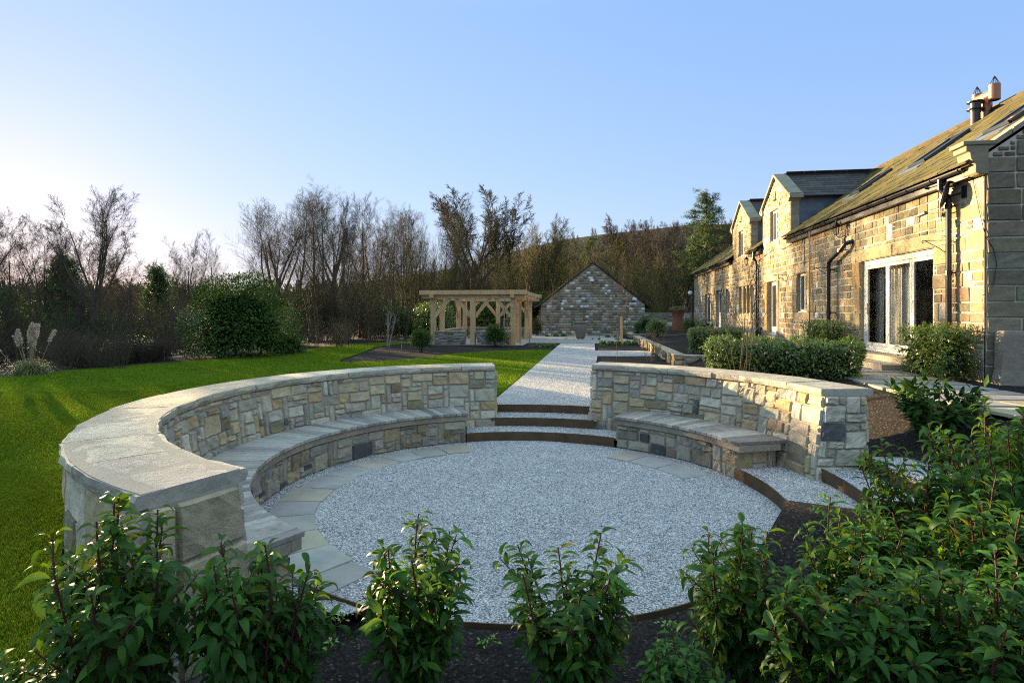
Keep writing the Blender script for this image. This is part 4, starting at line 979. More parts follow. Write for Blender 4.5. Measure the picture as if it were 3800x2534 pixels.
# ================================================================= vegetation
def rot_about(v,ax,an): return v*math.cos(an)+np.cross(ax,v)*math.sin(an)+ax*np.dot(ax,v)*(1-math.cos(an))
def tree_segs(seed,H_,r0,style):
    r=np.random.RandomState(seed); S=[]
    def perp(d):
        v=r.normal(size=3); v-=d*np.dot(v,d); return v/np.linalg.norm(v)
    st=style
    def grow(p,d,L_,rad,lev):
        ns=st['ns'][lev]; p=p.copy(); d=d.copy(); nch=st['nch'][lev] if lev<len(st['nch']) else 0
        start=st['start'][lev] if lev<len(st['start']) else .2
        pts=[p.copy()]; rr=[rad]
        for k in range(ns):
            d=d+perp(d)*r.uniform(0,st['wig'][lev])+np.array([0,0,st['up'][lev]])
            d/=np.linalg.norm(d); p=p+d*L_/ns; pts.append(p.copy()); rr.append(max(rad*(1-(k+1)/ns*st['tap'][lev]),st['rmin']))
        for k in range(ns): S.append((pts[k],pts[k+1],rr[k],rr[k+1],lev))
        if lev>=len(st['nch']): return
        az=r.uniform(0,6.28)
        for c in range(nch):
            t_=start+(1-start)*((c+r.uniform(.2,.8))/nch); q=t_*ns; k=min(int(q),ns-1); f=q-k
            bp_=pts[k]*(1-f)+pts[k+1]*f; br=rr[k]*(1-f)+rr[k+1]*f
            dd=pts[k+1]-pts[k]; dd/=np.linalg.norm(dd)
            an=R_(r.uniform(*st['ang'][lev])); az+=2.4+r.uniform(-.5,.5)
            a_=perp(dd) if lev>0 else np.array([math.cos(az),math.sin(az),0.]); a_=a_-dd*np.dot(a_,dd); a_/=np.linalg.norm(a_)
            nd=dd*math.cos(an)+a_*math.sin(an)
            ll=L_*r.uniform(*st['len'][lev])*(1-st['fall'][lev]*t_)
            grow(bp_,nd,ll,max(br*st['rk'][lev]*r.uniform(.8,1.1),st['rmin']),lev+1)
    nst=st.get('stems',1)
    for s in range(nst):
        if nst==1: grow(np.zeros(3),np.array([r.uniform(-.05,.05),r.uniform(-.05,.05),1.]),H_*st['trunk'],r0,0)
        else:
            an=r.uniform(0,6.28); sp=r.uniform(.05,st['spread']); b=np.array([math.cos(an),math.sin(an),0])
            d=b*sp+np.array([0,0,1.]); grow(b*r.uniform(.05,st.get('foot',.5)),d/np.linalg.norm(d),H_*st['trunk']*r.uniform(.7,1.05),r0*r.uniform(.5,1),0)
    return S
OAK=dict(trunk=.37,ns=[5,8,6,5,3],nch=[9,13,9,8],start=[.68,.12,.12,.1],wig=[.08,.16,.2,.26,.3],up=[.03,.10,.07,.04,.03],tap=[.4,.86,.85,.8,.6],rmin=.012,ang=[(10,47),(24,50),(24,48),(25,50)],len=[(1.5,2.1),(.26,.42),(.42,.62),(.45,.65)],fall=[.15,.5,.45,.4],rk=[.50,.42,.5,.7])
ROUND=dict(OAK,trunk=.38,nch=[10,12,8,7],start=[.68,.12,.12,.1],ang=[(10,46),(24,48),(24,48),(25,50)],len=[(1.6,2.3),(.26,.40),(.42,.62),(.45,.65)],fall=[.1,.5,.45,.4])
SLEN=dict(trunk=.92,ns=[12,7,5,3],nch=[34,12,9],start=[.25,.12,.1],wig=[.07,.16,.22,.3],up=[.03,.13,.07,.03],tap=[.9,.85,.8,.6],rmin=.011,ang=[(22,44),(24,46),(25,50)],len=[(.40,.58),(.32,.5),(.4,.6)],fall=[.66,.45,.4],rk=[.42,.5,.7])
BIRCH=dict(SLEN,nch=[30,12,9],ang=[(20,38),(28,55),(35,70)],up=[.03,.07,-.05,-.2],rmin=.009)
COPP=dict(stems=12,spread=.32,foot=.9,trunk=.95,ns=[9,6,3],nch=[26,14],start=[.2,.1],wig=[.08,.16,.25],up=[.05,.12,.06],tap=[.88,.8,.6],rmin=.012,ang=[(16,36),(22,46)],len=[(.18,.32),(.38,.6)],fall=[.5,.4],rk=[.45,.6])
ASH=dict(OAK,trunk=.42,nch=[8,12,8,7],start=[.45,.2,.15,.1],ang=[(14,40),(24,48),(24,50),(28,55)],up=[.02,.09,.09,.06,.04],len=[(1.0,1.45),(.32,.5),(.42,.62),(.45,.65)],rmin=.012)
THICK=dict(stems=8,spread=.55,foot=.5,trunk=.9,ns=[5,3],nch=[12],start=[.12],wig=[.2,.35],up=[.03,.05],tap=[.8,.6],rmin=.006,ang=[(20,55)],len=[(.25,.5)],fall=[.4],rk=[.5])
def tree_meshes(seed,H_,r0,style,bark,twig,thr=.035,fac=None):
    S=tree_segs(seed,H_,r0,style); A=[s for s in S if s[2]>thr]; Bq=[s for s in S if s[2]<=thr]
    out=[]
    for nm,q,k,mt in (('trunk',A,6,bark),('crown',Bq,3,twig)):
        m_=(fac or (.52 if style is ROUND or H_==12.01 else .36)) if nm=='crown' else 1.; V,F=segtubes([s[0] for s in q],[s[1] for s in q],[s[2]*m_ for s in q],[s[3]*m_ for s in q],k)
        out.append(npmesh(nm,V,F,[M[mt]]))
    zt=max(s[1][2] for s in S); return out,zt
TREES={}
for nm,args in dict(oak=(3,12.01,.27,OAK,'bark','twig'),oak2=(8,12,.26,OAK,'bark','twig'),round=(5,12,.24,ROUND,'bark','twig'),round2=(15,12,.24,ROUND,'bark','twig'),slender=(6,12,.17,SLEN,'bark','twig'),slender2=(16,12,.16,SLEN,'bark','twig'),
    birch=(7,12,.15,BIRCH,'bark','twig'),copp=(9,10,.10,COPP,'bark','olive_twig',.03),copp2=(19,10,.10,COPP,'bark','brown_twig',.03),ash=(12,12,.26,ASH,'bark','twig'),ash2=(22,12,.26,ASH,'bark','twig')).items():
    TREES[nm]=tree_meshes(*args)
for nm,args in dict(farround=(35,12,.24,ROUND,'bark','twig',.035,.85),farslen=(36,12,.17,SLEN,'bark','olive_twig',.035,.9),farcopp=(39,10,.10,COPP,'bark','olive_twig',.03,.9),farash=(32,12,.26,ASH,'bark','twig',.035,.9)).items():
    TREES[nm]=tree_meshes(*args)
def place(px,Z,topy,kind,label,group=None,sx=1.0,zb=None,cat='tree',rz=None,nm='bare_tree'):
    u=(px-1900)/2100; ps=R_(8.4507); X=Z*(u*math.cos(ps)-math.sin(ps)); Y=Z*(u*math.sin(ps)+math.cos(ps))
    zb=gz(X,Y)-.1 if zb is None else zb; zt=2.4-(topy-1160)*Z/2100
    (tm,cm),h0=TREES[kind]; s=(zt-zb)/h0
    t=thing(nm,label,cat,(X,Y,zb),group); t.rotation_euler=(0,0,rz if rz is not None else rnd.uniform(0,6.28)); t.scale=(s*sx,s*sx,s)
    for n_,me in (('trunk',tm),('crown',cm)):
        o=bpy.data.objects.new(n_,me); C.objects.link(o); o.parent=t; 
    return t
GW='bare trees along the edge of the lawn'
TL=[(40,40,800,'round','tall rounded bare tree at the left edge with the low sun behind it',1.15),
(170,44,815,'round2','rounded bare tree between the sunlit edge tree and the big broad tree',1.0),
(268,52,850,'slender','slim bare tree just left of the big broad tree',1.0),
(352,38,690,'oak','big broad bare tree with several rising limbs left of the laurel mound',.92),
(560,62,985,'slender2','low thin bare tree above the slate roof of the shed',1.1),
(700,52,845,'round','rounded bare tree standing behind the laurel mound',1.0),
(610,48,1000,'slender','small bare tree in front of the dark shed',1.2),
(1010,37,690,'ash','tall bare tree with a wide crown leaning left above the laurel mound',1.15),
(1085,44,690,'slender','tall slender bare tree right behind the laurel mound',1.1),
(1150,40,700,'slender2','upright bare tree between laurel mound and birch',1.3),
(1192,47,650,'birch','tallest bare birch with fine drooping twigs',1.0),
(1245,43,700,'ash2','spreading bare tree just right of the tallest birch',.85),
(1335,46,715,'slender2','slender bare tree above the small multi-stemmed garden tree',1.15),
(1455,50,730,'birch','reddish bare birch left of the pergola',1.0),
(1040,58,740,'slender2','thin distant tree between the tall leaning crown and the slender tree',1.3),
(1290,54,740,'oak2','distant rounded bare tree right of the spreading tree',.8),
(1380,62,760,'round2','distant rounded bare tree left of the reddish birch',.9),
(1495,60,780,'oak','distant broad bare tree behind the olive clumps',.8),
(820,62,900,'slender','thin distant tree above the left part of the laurel mound',1.2),
(-90,58,740,'oak','big bare tree just cut off by the left edge',1.1),
(-260,46,740,'round','bare tree beyond the left edge of the picture',1.2),
(450,60,930,'round2','low distant bare tree between the big broad tree and the shed',1.0),
(1400,56,790,'slender','thin bare tree between the slender tree and the reddish birch',1.1),
(1530,54,770,'copp','olive-brown clump of tall bare stems above the left end of the pergola',1.0),
(1630,52,800,'copp','dense olive clump of bare stems above the middle of the pergola',1.1),
(1560,64,760,'slender2','thin pale bare tree rising behind the olive clumps',1.1),
(1755,62,660,'farash','tall open-crowned bare tree rising above the pergola',1.25),
(1690,60,720,'slender','bare tree left of the tall open-crowned tree',1.1),
(1860,64,770,'farslen','slim bare tree right of the tall open-crowned tree',1.2),
(1950,66,800,'farcopp','upright brown clump of stems left of the barn gable',1.0),
(2040,66,790,'farslen','upright greenish bare tree above the barn roof slope',1.3),
(1780,56,880,'copp2','brown clump of stems above the right half of the pergola',1.1),
(1890,56,890,'copp','low olive clump of stems above the right pergola corner',1.0),
(1990,80,860,'farround','rounded bare tree left behind the barn roof slope',1.2),
(2090,84,875,'farcopp','brown stem clump right behind the barn ridge',1.2),
(2180,86,885,'farround','rounded olive bare tree behind the barn ridge top',1.2),
(2270,84,870,'farslen','bare tree right of the barn ridge',1.5),
(2345,92,790,'farash','tall bare tree rising over the moor skyline',1.15),
(2430,88,815,'farround','broad bare tree beside the tall one on the moor skyline',1.2),
(2500,82,805,'farround','bare tree left of the pine',1.1),
(2310,76,930,'farcopp','olive stem clump above the right roof slope of the barn',1.2),
(2400,72,930,'farcopp','brown thicket tree above the right end of the barn roof',1.2),
(2480,70,945,'farcopp','olive thicket tree above the round bushes',1.2),
(2545,66,900,'farslen','thin tree left below the pine',1.3),
(2870,62,690,'ash','bare treetop showing between the two dormers',1.0),
(2712,60,800,'slender','thin bare tree behind the farther dormer',1.0),
(100,33,1000,'copp2','dark brown shrubby tree behind the pampas grass',1.2),
(260,34,1010,'copp2','dark shrubby tree right of the pampas plumes',1.2),
(430,33,1060,'slender2','thin pale-stemmed young tree before the dark thicket',1.0),
(475,34,1030,'slender','second thin pale-stemmed tree beside the shed',1.0),
(620,36,1080,'copp','greenish shrubby tree left of the laurel mound',1.2),
(1180,38,960,'copp2','brown multi-stemmed thicket right of the laurel mound',1.3),
(1280,38,1000,'copp2','low brown bushy thicket left of the garden tree',1.4),
(1370,44,960,'copp','olive multi-stemmed thicket behind the garden tree',1.2)]
for px,Z,ty,kd,lb,sx in TL: place(px,Z,ty,kd,lb,GW,sx)
# pale slim trunks right of the laurel
# undergrowth: one uncountable mass of thin stems
def thicket_lib(n,seed0,H_):
    out=[]
    for s in range(n):
        S=tree_segs(seed0+s,H_,.022,THICK); out.append(tuple(np.array([q[k] for q in S]) for k in range(4)))
    return out
LIB=thicket_lib(6,200,4.0)
def undergrowth(name,spots,mat,kind='stuff',label=None,cat=None,rmul=1.0,group=None):
    rr=np.random.RandomState(len(spots)); Vs=[];Fs=[];o=0
    for (x,y,h,wd) in spots:
        a,b,r0,r1=LIB[rr.randint(6)]; an=rr.uniform(0,6.28); c,s=math.cos(an),math.sin(an); Rm=np.array([[c,-s,0],[s,c,0],[0,0,1]])
        k=np.array([wd,wd,h/4.0]); P=np.array([x,y,gz(x,y)-.05])
        V,F=segtubes((a@Rm.T)*k+P,(b@Rm.T)*k+P,r0*rmul,r1*rmul,3); Vs.append(V);Fs.append(F+o);o+=len(V)
    ob=npobj(name,np.concatenate(Vs),np.concatenate(Fs),M[mat],loc=(spots[0][0],spots[0][1],0)); tag(ob,label,cat,group,kind); return ob
def at(px,Z): 
    u=(px-1900)/2100; ps=R_(8.4507); return Z*(u*math.cos(ps)-math.sin(ps)),Z*(u*math.sin(ps)+math.cos(ps))
sp=[];rr=np.random.RandomState(5)
topprof=lambda px:np.interp(px,[-1200,-100,150,400,550,650,800,1000,1150,1300,1450,1600,1900,2100],[800,820,890,965,1050,1085,1080,1060,1050,1020,980,930,940,960])
for k in range(300):
    px=rr.uniform(-900,1500) if k<235 else rr.uniform(-500,450); Z=rr.uniform(30,50); x,y=at(px,Z)
    if x>-18.5 and y<36: continue
    sp_=.63*x+.777*y
    if any(a_<sp_<b_ for a_,b_ in ((5.4,6.6),(8.6,9.6),(11.,12.2),(14,17.))): continue   # gaps between the thicket clumps
    zt=2.4-(topprof(px)+rr.uniform(-15,110)-1160)*Z/2100; sp.append((x,y,min(max(zt+.3,1.5),rr.choice([1.6,2.4,3.4]) if sp_<4.5 else 9),rr.uniform(.8,1.3)))
undergrowth('undergrowth',sp,'brown_twig',label='dense brown winter undergrowth between the bare trees',cat='undergrowth')
sp=[]
for k in range(260):
    px=rr.uniform(1200,2480); Z=rr.uniform(58,80); x,y=at(px,Z); 
    if -6<x<5 and y<64: continue
    zt=2.4-(topprof(min(px,2050))+rr.uniform(0,120)-1160)*Z/2100; sp.append((x,y,max(zt+.3,2),rr.uniform(1.0,1.6)))
undergrowth('undergrowth',sp,'olive_twig',label='olive brown thicket of bare stems behind pergola and barn',cat='undergrowth')
# leaf clouds -----------------------------------------------------
def leaves(P,N,size,r,asp=.38,droop=.3,tints=None,fold=.25):
    n=len(P); N=N/np.maximum(np.linalg.norm(N,axis=1,keepdims=True),1e-6)
    d=N+r.normal(0,.75,(n,3))+np.array([0,0,-droop]); d/=np.linalg.norm(d,axis=1,keepdims=True)
    up=N*.6+np.array([0,0,1.])+r.normal(0,.35,(n,3)); sd=np.cross(d,up); sd/=np.maximum(np.linalg.norm(sd,axis=1,keepdims=True),1e-6); nn=np.cross(sd,d)
    L_=size*r.uniform(.7,1.25,(n,1)); w_=L_*asp*.5
    b=P; tp=P+d*L_-nn*L_*.12; ml=P+d*L_*.45+sd*w_-nn*L_*fold*.15; mr=P+d*L_*.45-sd*w_-nn*L_*fold*.15; mc=P+d*L_*.5+nn*L_*.05
    V=np.stack([b,ml,tp,mr,mc],1).reshape(-1,3); o=np.arange(n)*5
    F=np.stack([np.stack([o,o+4,o+1],1),np.stack([o+1,o+4,o+2],1),np.stack([o,o+3,o+4],1),np.stack([o+4,o+3,o+2],1)],1).reshape(-1,3)
    if tints is None: tints=np.ones((n,3))
    return V,F,np.repeat(tints,4,0)
def ltint(n,r,a=.3,yel=.1):
    b=r.uniform(1-a,1+a,(n,1))*np.ones((n,3)); y=r.random(n)<yel; b[y]*=np.array([1.9,1.6,1.0]); return b
def blob_pts(n,c,rad,r,thick=.35,flat=0):
    v=r.normal(size=(n,3)); v/=np.linalg.norm(v,axis=1,keepdims=True); v[:,2]=np.where(v[:,2]<-.55,-v[:,2],v[:,2])
    lump=1+.07*np.sin(v[:,0]*5+c[0])*np.sin(v[:,1]*6+c[1])+.05*np.sin(v[:,2]*9)
    k=(1-thick*r.random(n)**1.6)*lump
    return np.array(c)+v*np.array(rad)*k[:,None],v
def bush(name,label,cat,c,rad,n,size,mat,seed,group=None,core=True,thick=.3,stem=None,zb=None):
    r=np.random.RandomState(seed); zb=zb if zb is not None else gz(c[0],c[1])
    T=thing(name,label,cat,(c[0],c[1],zb),group)
    P_,N_=blob_pts(n,c,rad,r,thick); V,F,t=leaves(P_,N_,size,r,tints=ltint(n,r))
    if core:
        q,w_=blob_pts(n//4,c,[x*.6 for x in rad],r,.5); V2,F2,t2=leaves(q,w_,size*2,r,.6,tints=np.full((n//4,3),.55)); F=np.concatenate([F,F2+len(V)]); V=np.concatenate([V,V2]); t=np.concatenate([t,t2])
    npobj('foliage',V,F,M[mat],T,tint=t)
    mb=MB(); rs=random.Random(seed)
    for k in range(5):
        an=rs.uniform(0,6.28); mb.tube([(c[0]+.05*math.cos(an),c[1]+.05*math.sin(an),zb-.05),(c[0]+rad[0]*.3*math.cos(an),c[1]+rad[1]*.3*math.sin(an),c[2]),(c[0]+rad[0]*.5*math.cos(an),c[1]+rad[1]*.5*math.sin(an),c[2]+rad[2]*.5)],[.025,.018,.008],5)
    mb.build('stem',M['dark_stem'],T); return T
def hedge(name,label,p0,p1,wd,z0,z1,n,size,mat,seed,group=None,stem=True,z0b=None):
    r=np.random.RandomState(seed); p0,p1=np.array(p0,float),np.array(p1,float); d=p1-p0; L_=np.linalg.norm(d); d/=L_; nn=np.array([d[1],-d[0]])
    T=thing(name,label,'hedge',((p0[0]+p1[0])/2,(p0[1]+p1[1])/2,z0),group)
    A=[L_*wd,2*L_*(z1-z0),2*wd*(z1-z0)]; k=r.choice(3,n,p=np.array(A)/sum(A)); s=r.uniform(0,1,n); t=r.uniform(-.5,.5,n); q=r.uniform(0,1,n); sg=np.where(r.random(n)<.5,1,-1)
    S=np.where(k==2,np.where(sg>0,L_,0),s*L_); Tt=np.where(k==1,sg*.5,t)*wd; Zq=np.where(k==0,z1,z0+.06+(z1-z0-.06)*q**.8)
    N3=np.zeros((n,3)); N3[:,2]=(k==0)*1.; N3[:,:2]+=((k==1)*sg)[:,None]*nn+((k==2)*sg)[:,None]*d
    zg0=gz(*p0) if z0b is None else z0b[0]; zg1=gz(*p1) if z0b is None else z0b[1]
    Zq=Zq+(zg0+(zg1-zg0)*S/L_-z0)*(1-(Zq-z0)/(z1-z0))
    wob=.05*np.sin(S*7+seed)+.04*np.sin(S*13+Zq*9)
    P_=np.stack([p0[0]+d[0]*S+nn[0]*Tt,p0[1]+d[1]*S+nn[1]*Tt,Zq],1)+N3*(wob-.12*r.random(n)**2)[:,None]+r.normal(0,.018,(n,3))
    V,F,tt=leaves(P_,N3+np.array([0,0,.35]),size,r,tints=ltint(n,r,.3,.16))
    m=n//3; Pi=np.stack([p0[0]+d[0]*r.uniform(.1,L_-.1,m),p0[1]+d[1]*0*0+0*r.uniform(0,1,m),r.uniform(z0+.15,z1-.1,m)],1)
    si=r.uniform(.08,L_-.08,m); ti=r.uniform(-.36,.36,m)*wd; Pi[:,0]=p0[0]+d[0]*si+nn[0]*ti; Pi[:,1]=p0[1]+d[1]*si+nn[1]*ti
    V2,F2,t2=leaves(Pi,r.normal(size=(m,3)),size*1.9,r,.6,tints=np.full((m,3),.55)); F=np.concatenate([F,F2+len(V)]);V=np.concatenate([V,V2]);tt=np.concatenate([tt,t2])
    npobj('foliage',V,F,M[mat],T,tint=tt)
    mb=MB(); rs=random.Random(seed); x=.15
    while x<L_:
        b=p0+d*x; zg=zg0+(zg1-zg0)*x/L_
        for k in range(3): mb.tube([(b[0]+rs.uniform(-.04,.04),b[1]+rs.uniform(-.04,.04),zg-.05),(b[0]+rs.uniform(-.15,.15),b[1]+rs.uniform(-.15,.15),z1-.25)],[.013,.006],5)
        x+=.32
    mb.build('stem',M['dark_stem'],T); return T
hedge('laurel_hedge','long glossy green clipped hedge directly behind the short curved wall',(2.65,13.6),(5.25,12.35),.95,.6,1.80,6500,.085,'hedge_leaf',1)
hedge('laurel_hedge','clipped leafy hedge against the house wall below the soil pipe',(6.62,16.95),(6.62,18.7),.6,1.08,2.10,2600,.075,'hedge_leaf',2)
hedge('laurel_hedge','sunlit clipped hedge at the house corner right of the folding doors',(6.72,11.7),(6.72,13.2),.62,1.12,2.10,3000,.075,'hedge_leaf',3)
hedge('laurel_hedge','bright green clipped hedge in the raised bed behind the low retaining wall',(3.5,22.3),(5.35,22.0),.95,.86,1.80,3600,.085,'hedge_leaf',4)
bush('laurel_mound','huge rounded evergreen laurel on the far left of the lawn','shrub',(-16.1,23.7,1.55),(2.55,2.4,2.55),15000,.13,'dark_leaf',11,zb=.4)
bush('laurel_shrub','low spreading evergreen at the right foot of the big laurel','shrub',(-14.9,25.6,.7),(1.0,1.0,.7),1800,.11,'dark_leaf',12,zb=.4)
bush('round_bush','dark glossy clipped ball bush in the mulch left of the pergola','bush',(-8.65,27.3,.98),(.60,.60,.58),2600,.075,'dark_leaf',13)
bush('round_bush','clipped ball bush in front of the pergola wall','bush',(-5.72,32.0,1.05),(.68,.65,.68),2600,.08,'dark_leaf',14)
bush('round_bush','larger rounded bush at the end of the raised bed near the barn','bush',(3.95,38.2,1.35),(.75,.7,.68),2200,.08,'hedge_leaf',15)
bush('round_bush','rounded bush on the far retaining wall behind the larger one','bush',(3.75,42.9,1.4),(.78,.7,.72),2200,.08,'dark_leaf',16)
bush('round_bush','small sunlit bush at the left end of the far retaining wall','bush',(3.05,43.0,1.22),(.36,.4,.5),900,.08,'hedge_leaf',17)
bush('box_dome','left clipped box dome by the french doors','bush',(6.0,38.0,1.45),(.72,.72,.62),2600,.045,'dark_leaf',18)
bush('box_dome','right clipped box dome by the french doors','bush',(6.1,32.6,1.40),(.72,.72,.62),2600,.045,'dark_leaf',19)
bush('ivy_shrub','brownish green shrub at the left corner of the barn','shrub',(-4.9,47.2,1.1),(.5,.45,.75),900,.09,'moor_leaf',20,zb=.45)
for k,(x,y,z,rx,rz_,lb) in enumerate(((-13.2,45,1.5,2.2,1.8,'sunlit yellow-green shrub seen through the left pergola bay'),(-9.5,52,1.6,3.,2.2,'dark evergreen shrub behind the pergola'),(-16,44,1.2,2.4,1.6,'dark evergreen shrub at the far lawn edge'),(-5.5,56,1.8,2.8,2.6,'dark evergreen shrub between pergola and barn'),(-21,40,1.5,3,2.4,'evergreen holly shrub behind the big laurel'))):
    bush('evergreen_shrub',lb,'shrub',(x,y,z),(rx,rx*.8,rz_),3600,.16,'hedge_leaf' if k==0 else 'dark_leaf',30+k,'evergreen shrubs under the trees',zb=.3)
r_=np.random.RandomState(77)
for k in range(9):
    px,Z,h=[(-60,36,4.2),(60,40,3.0),(180,37,2.2),(300,42,2.6),(420,39,2.0),(520,42,2.2),(1170,46,2.8),(1310,50,3.4),(1420,54,4.0)][k]; x,y=at(px,Z)
    lb=['left edge','second','third','fourth','fifth','sixth','seventh','eighth','ninth'][k]
    bush('evergreen_shrub','dark evergreen understorey shrub, %s from the left of the wood edge'%lb if k else 'dark evergreen understorey shrub at the left edge of the wood','shrub',(x,y,h*.45),(2.6,2.2,h*.55),3000,.2,'dark_leaf',50+k,'evergreen shrubs under the trees',zb=gz(x,y),thick=.6,core=False)
# pine
def pine(px,Z,topy,label,seed,wpx,nb=16):
    x,y=at(px,Z); zb=gz(x,y); zt=2.4-(topy-1160)*Z/2100; Hh=zt-zb; r=np.random.RandomState(seed)
    T=thing('pine_tree',label,'tree',(x,y,zb)); mb=MB(); mb.tube([(x,y,zb-.2),(x+.1,y,zb+Hh*.5),(x,y,zt-.3)],[.28,.18,.04],7); Ps=[];Ns=[]
    for k in range(nb*4):
        t_=.28+.70*((k+.5)/(nb*4)); L_=wpx*Z/2100*(1-max(0,(t_-.3)/.72)**1.5*.85)*r.uniform(.55,1.05); an=k*2.4+r.uniform(-.4,.4); z=zb+Hh*t_
        e=(x+math.cos(an)*L_,y+math.sin(an)*L_,z+L_*.22); mb.tube([(x,y,z),((x+e[0])/2,(y+e[1])/2,z+L_*.05),e],[.05,.035,.015],4)
        for q in range(int(6+L_*5)):
            f=r.uniform(.3,1.08); c=np.array([x+(e[0]-x)*f,y+(e[1]-y)*f,z+L_*.22*f+.1])+r.normal(0,.16,3); m=16
            v=r.normal(size=(m,3)); v[:,2]=np.abs(v[:,2])*.6; Ps.append(c+v*.15); Ns.append(v+np.array([0,0,.5]))
    mb.build('trunk',M['bark'],T); P_,N_=np.concatenate(Ps),np.concatenate(Ns); V,F,t=leaves(P_,N_,.34,r,.16,0,ltint(len(P_),r,.4,.1)); npobj('crown',V,F,M['pine_leaf'],T,tint=t)
pine(2620,62,718,'tall dark green pine behind the far end of the farmhouse',61,125,15)
pine(2690,66,860,'lower pine beside the tall pine behind the farmhouse',62,95)
pine(585,40,1000,'small wispy conifer in front of the slate-roofed shed',63,60,9)
pine(235,44,960,'dark flat-branched conifer among the bare trees at left',64,90,10)
pine(2190,120,880,'yellow-green conifer on the hillside behind the barn',65,95)
# far wood on the hill
def hill():
    n=90; m=26; V=[];F=[]
    for i in range(n):
        a=math.radians(-58+100*i/(n-1)); 
        px=1900+2100*math.tan(a+R_(8.4507)) if abs(a+R_(8.4507))<1.4 else 1e5
        sky=np.interp(px,[-4000,-500,300,700,1000,1250,1500,1750,1950,2080,2300,2540,2800,3300,9000],[1105,1110,1118,1110,1095,1060,1035,990,930,900,874,850,836,830,850])
        for j in range(m):
            t_=j/(m-1); D=110+310*t_**1.0; X=-math.sin(-a)*D; Y=math.cos(a)*D; Zc=D*math.cos(a+R_(8.4507))
            top=2.4-(sky-1160)*(420*math.cos(a+R_(8.4507)))/2100
            z=(top+1)*ss(np.array(t_**1.15)) -1+ (.9*math.sin(X*.05)+1.1*math.sin(X*.11+Y*.07)*1)*(t_*(1-t_))*2
            V.append((X,Y,float(z)))
    for i in range(n-1):
        for j in range(m-1): F.append((i*m+j,(i+1)*m+j,(i+1)*m+j+1,i*m+j+1))
    V=np.array(V); n0=len(V); Vb=V.reshape(n,m,3)[:,-1].copy(); Vb[:,:2]*=1.25; Vb[:,2]=-5; V=np.concatenate([V,Vb])
    for i in range(n-1): F.append((i*m+m-1,(i+1)*m+m-1,n0+i+1,n0+i))
    o=npobj('hill',V,np.array(F),M['moor'],smooth=True); tag(o,kind='structure'); return V[:n0].reshape(n,m,3)
HV=hill()
def wood():
    r=np.random.RandomState(9); Ss=[[],[],[],[]]; LP=[];LN=[]
    L2=[tree_segs(300+s,8,.16,dict(SLEN,nch=[14,7],ns=[6,4,2],rmin=.045)) for s in range(5)]
    L2=[tuple(np.array([q[k] for q in S]) for k in range(4)) for S in L2]
    cnt=0
    for q in range(2300):
        i=r.randint(0,89); j=int(r.triangular(0,3,20)); f,g_=r.random(),r.random()
        p=HV[i,j]*(1-f)*(1-g_)+HV[i+1,j]*f*(1-g_)+HV[i,j+1]*(1-f)*g_+HV[i+1,j+1]*f*g_
        a,b,r0,r1=L2[r.randint(5)]; s=r.uniform(.7,1.25); an=r.uniform(0,6.28); c,sn=math.cos(an),math.sin(an); Rm=np.array([[c,-sn,0],[sn,c,0],[0,0,1]])*s
        Ss[0].append(a@Rm.T+p);Ss[1].append(b@Rm.T+p);Ss[2].append(r0*1.4);Ss[3].append(r1*1.4)
    V,F=segtubes(np.concatenate(Ss[0]),np.concatenate(Ss[1]),np.concatenate(Ss[2]),np.concatenate(Ss[3]),3)
    o=npobj('woodland',V,F,M['olive_twig']); tag(o,'far bare woodland covering the lower slopes of the moor','woodland',kind='stuff')
wood()
# shed with slate roof among the trees at left
S_=thing('shed','low dark shed with slate roof half hidden by trees','shed',at(630,50)+(0.,)); x0,y0=at(575,50); x1,y1=at(730,49); 
mb=MB(); d_=Vector((x1-x0,y1-y0,0)); n_=Vector((-d_.y,d_.x,0)).normalized()*4
a0,a1=Vector((x0,y0,-.5)),Vector((x1,y1,-.5))
zz=Vector((0,0,1)); e1=1.35+.5
mb.add([a0,a1,a1+n_,a0+n_,a0+zz*e1,a1+zz*e1,a1+n_+zz*e1,a0+n_+zz*e1],[(0,1,5,4),(1,2,6,5),(3,0,4,7),(2,3,7,6)]); mb.build('wall',M['shed_wall'],S_)
mb=MB(); u_=d_.normalized()*.3; q0,q1=a0-u_+zz*(e1-.05)-n_*.08,a1+u_+zz*(e1-.05)-n_*.08; r0_,r1_=a0-u_+n_*.5+zz*(e1+1.35),a1+u_+n_*.5+zz*(e1+1.35); s0,s1=q0+n_*1.16,q1+n_*1.16
mb.add([q0,q1,r1_,r0_,s0,s1],[(0,1,2,3),(3,2,5,4),(0,3,4),(1,5,2)]); mb.build('roof',M['slate_shed'],S_)
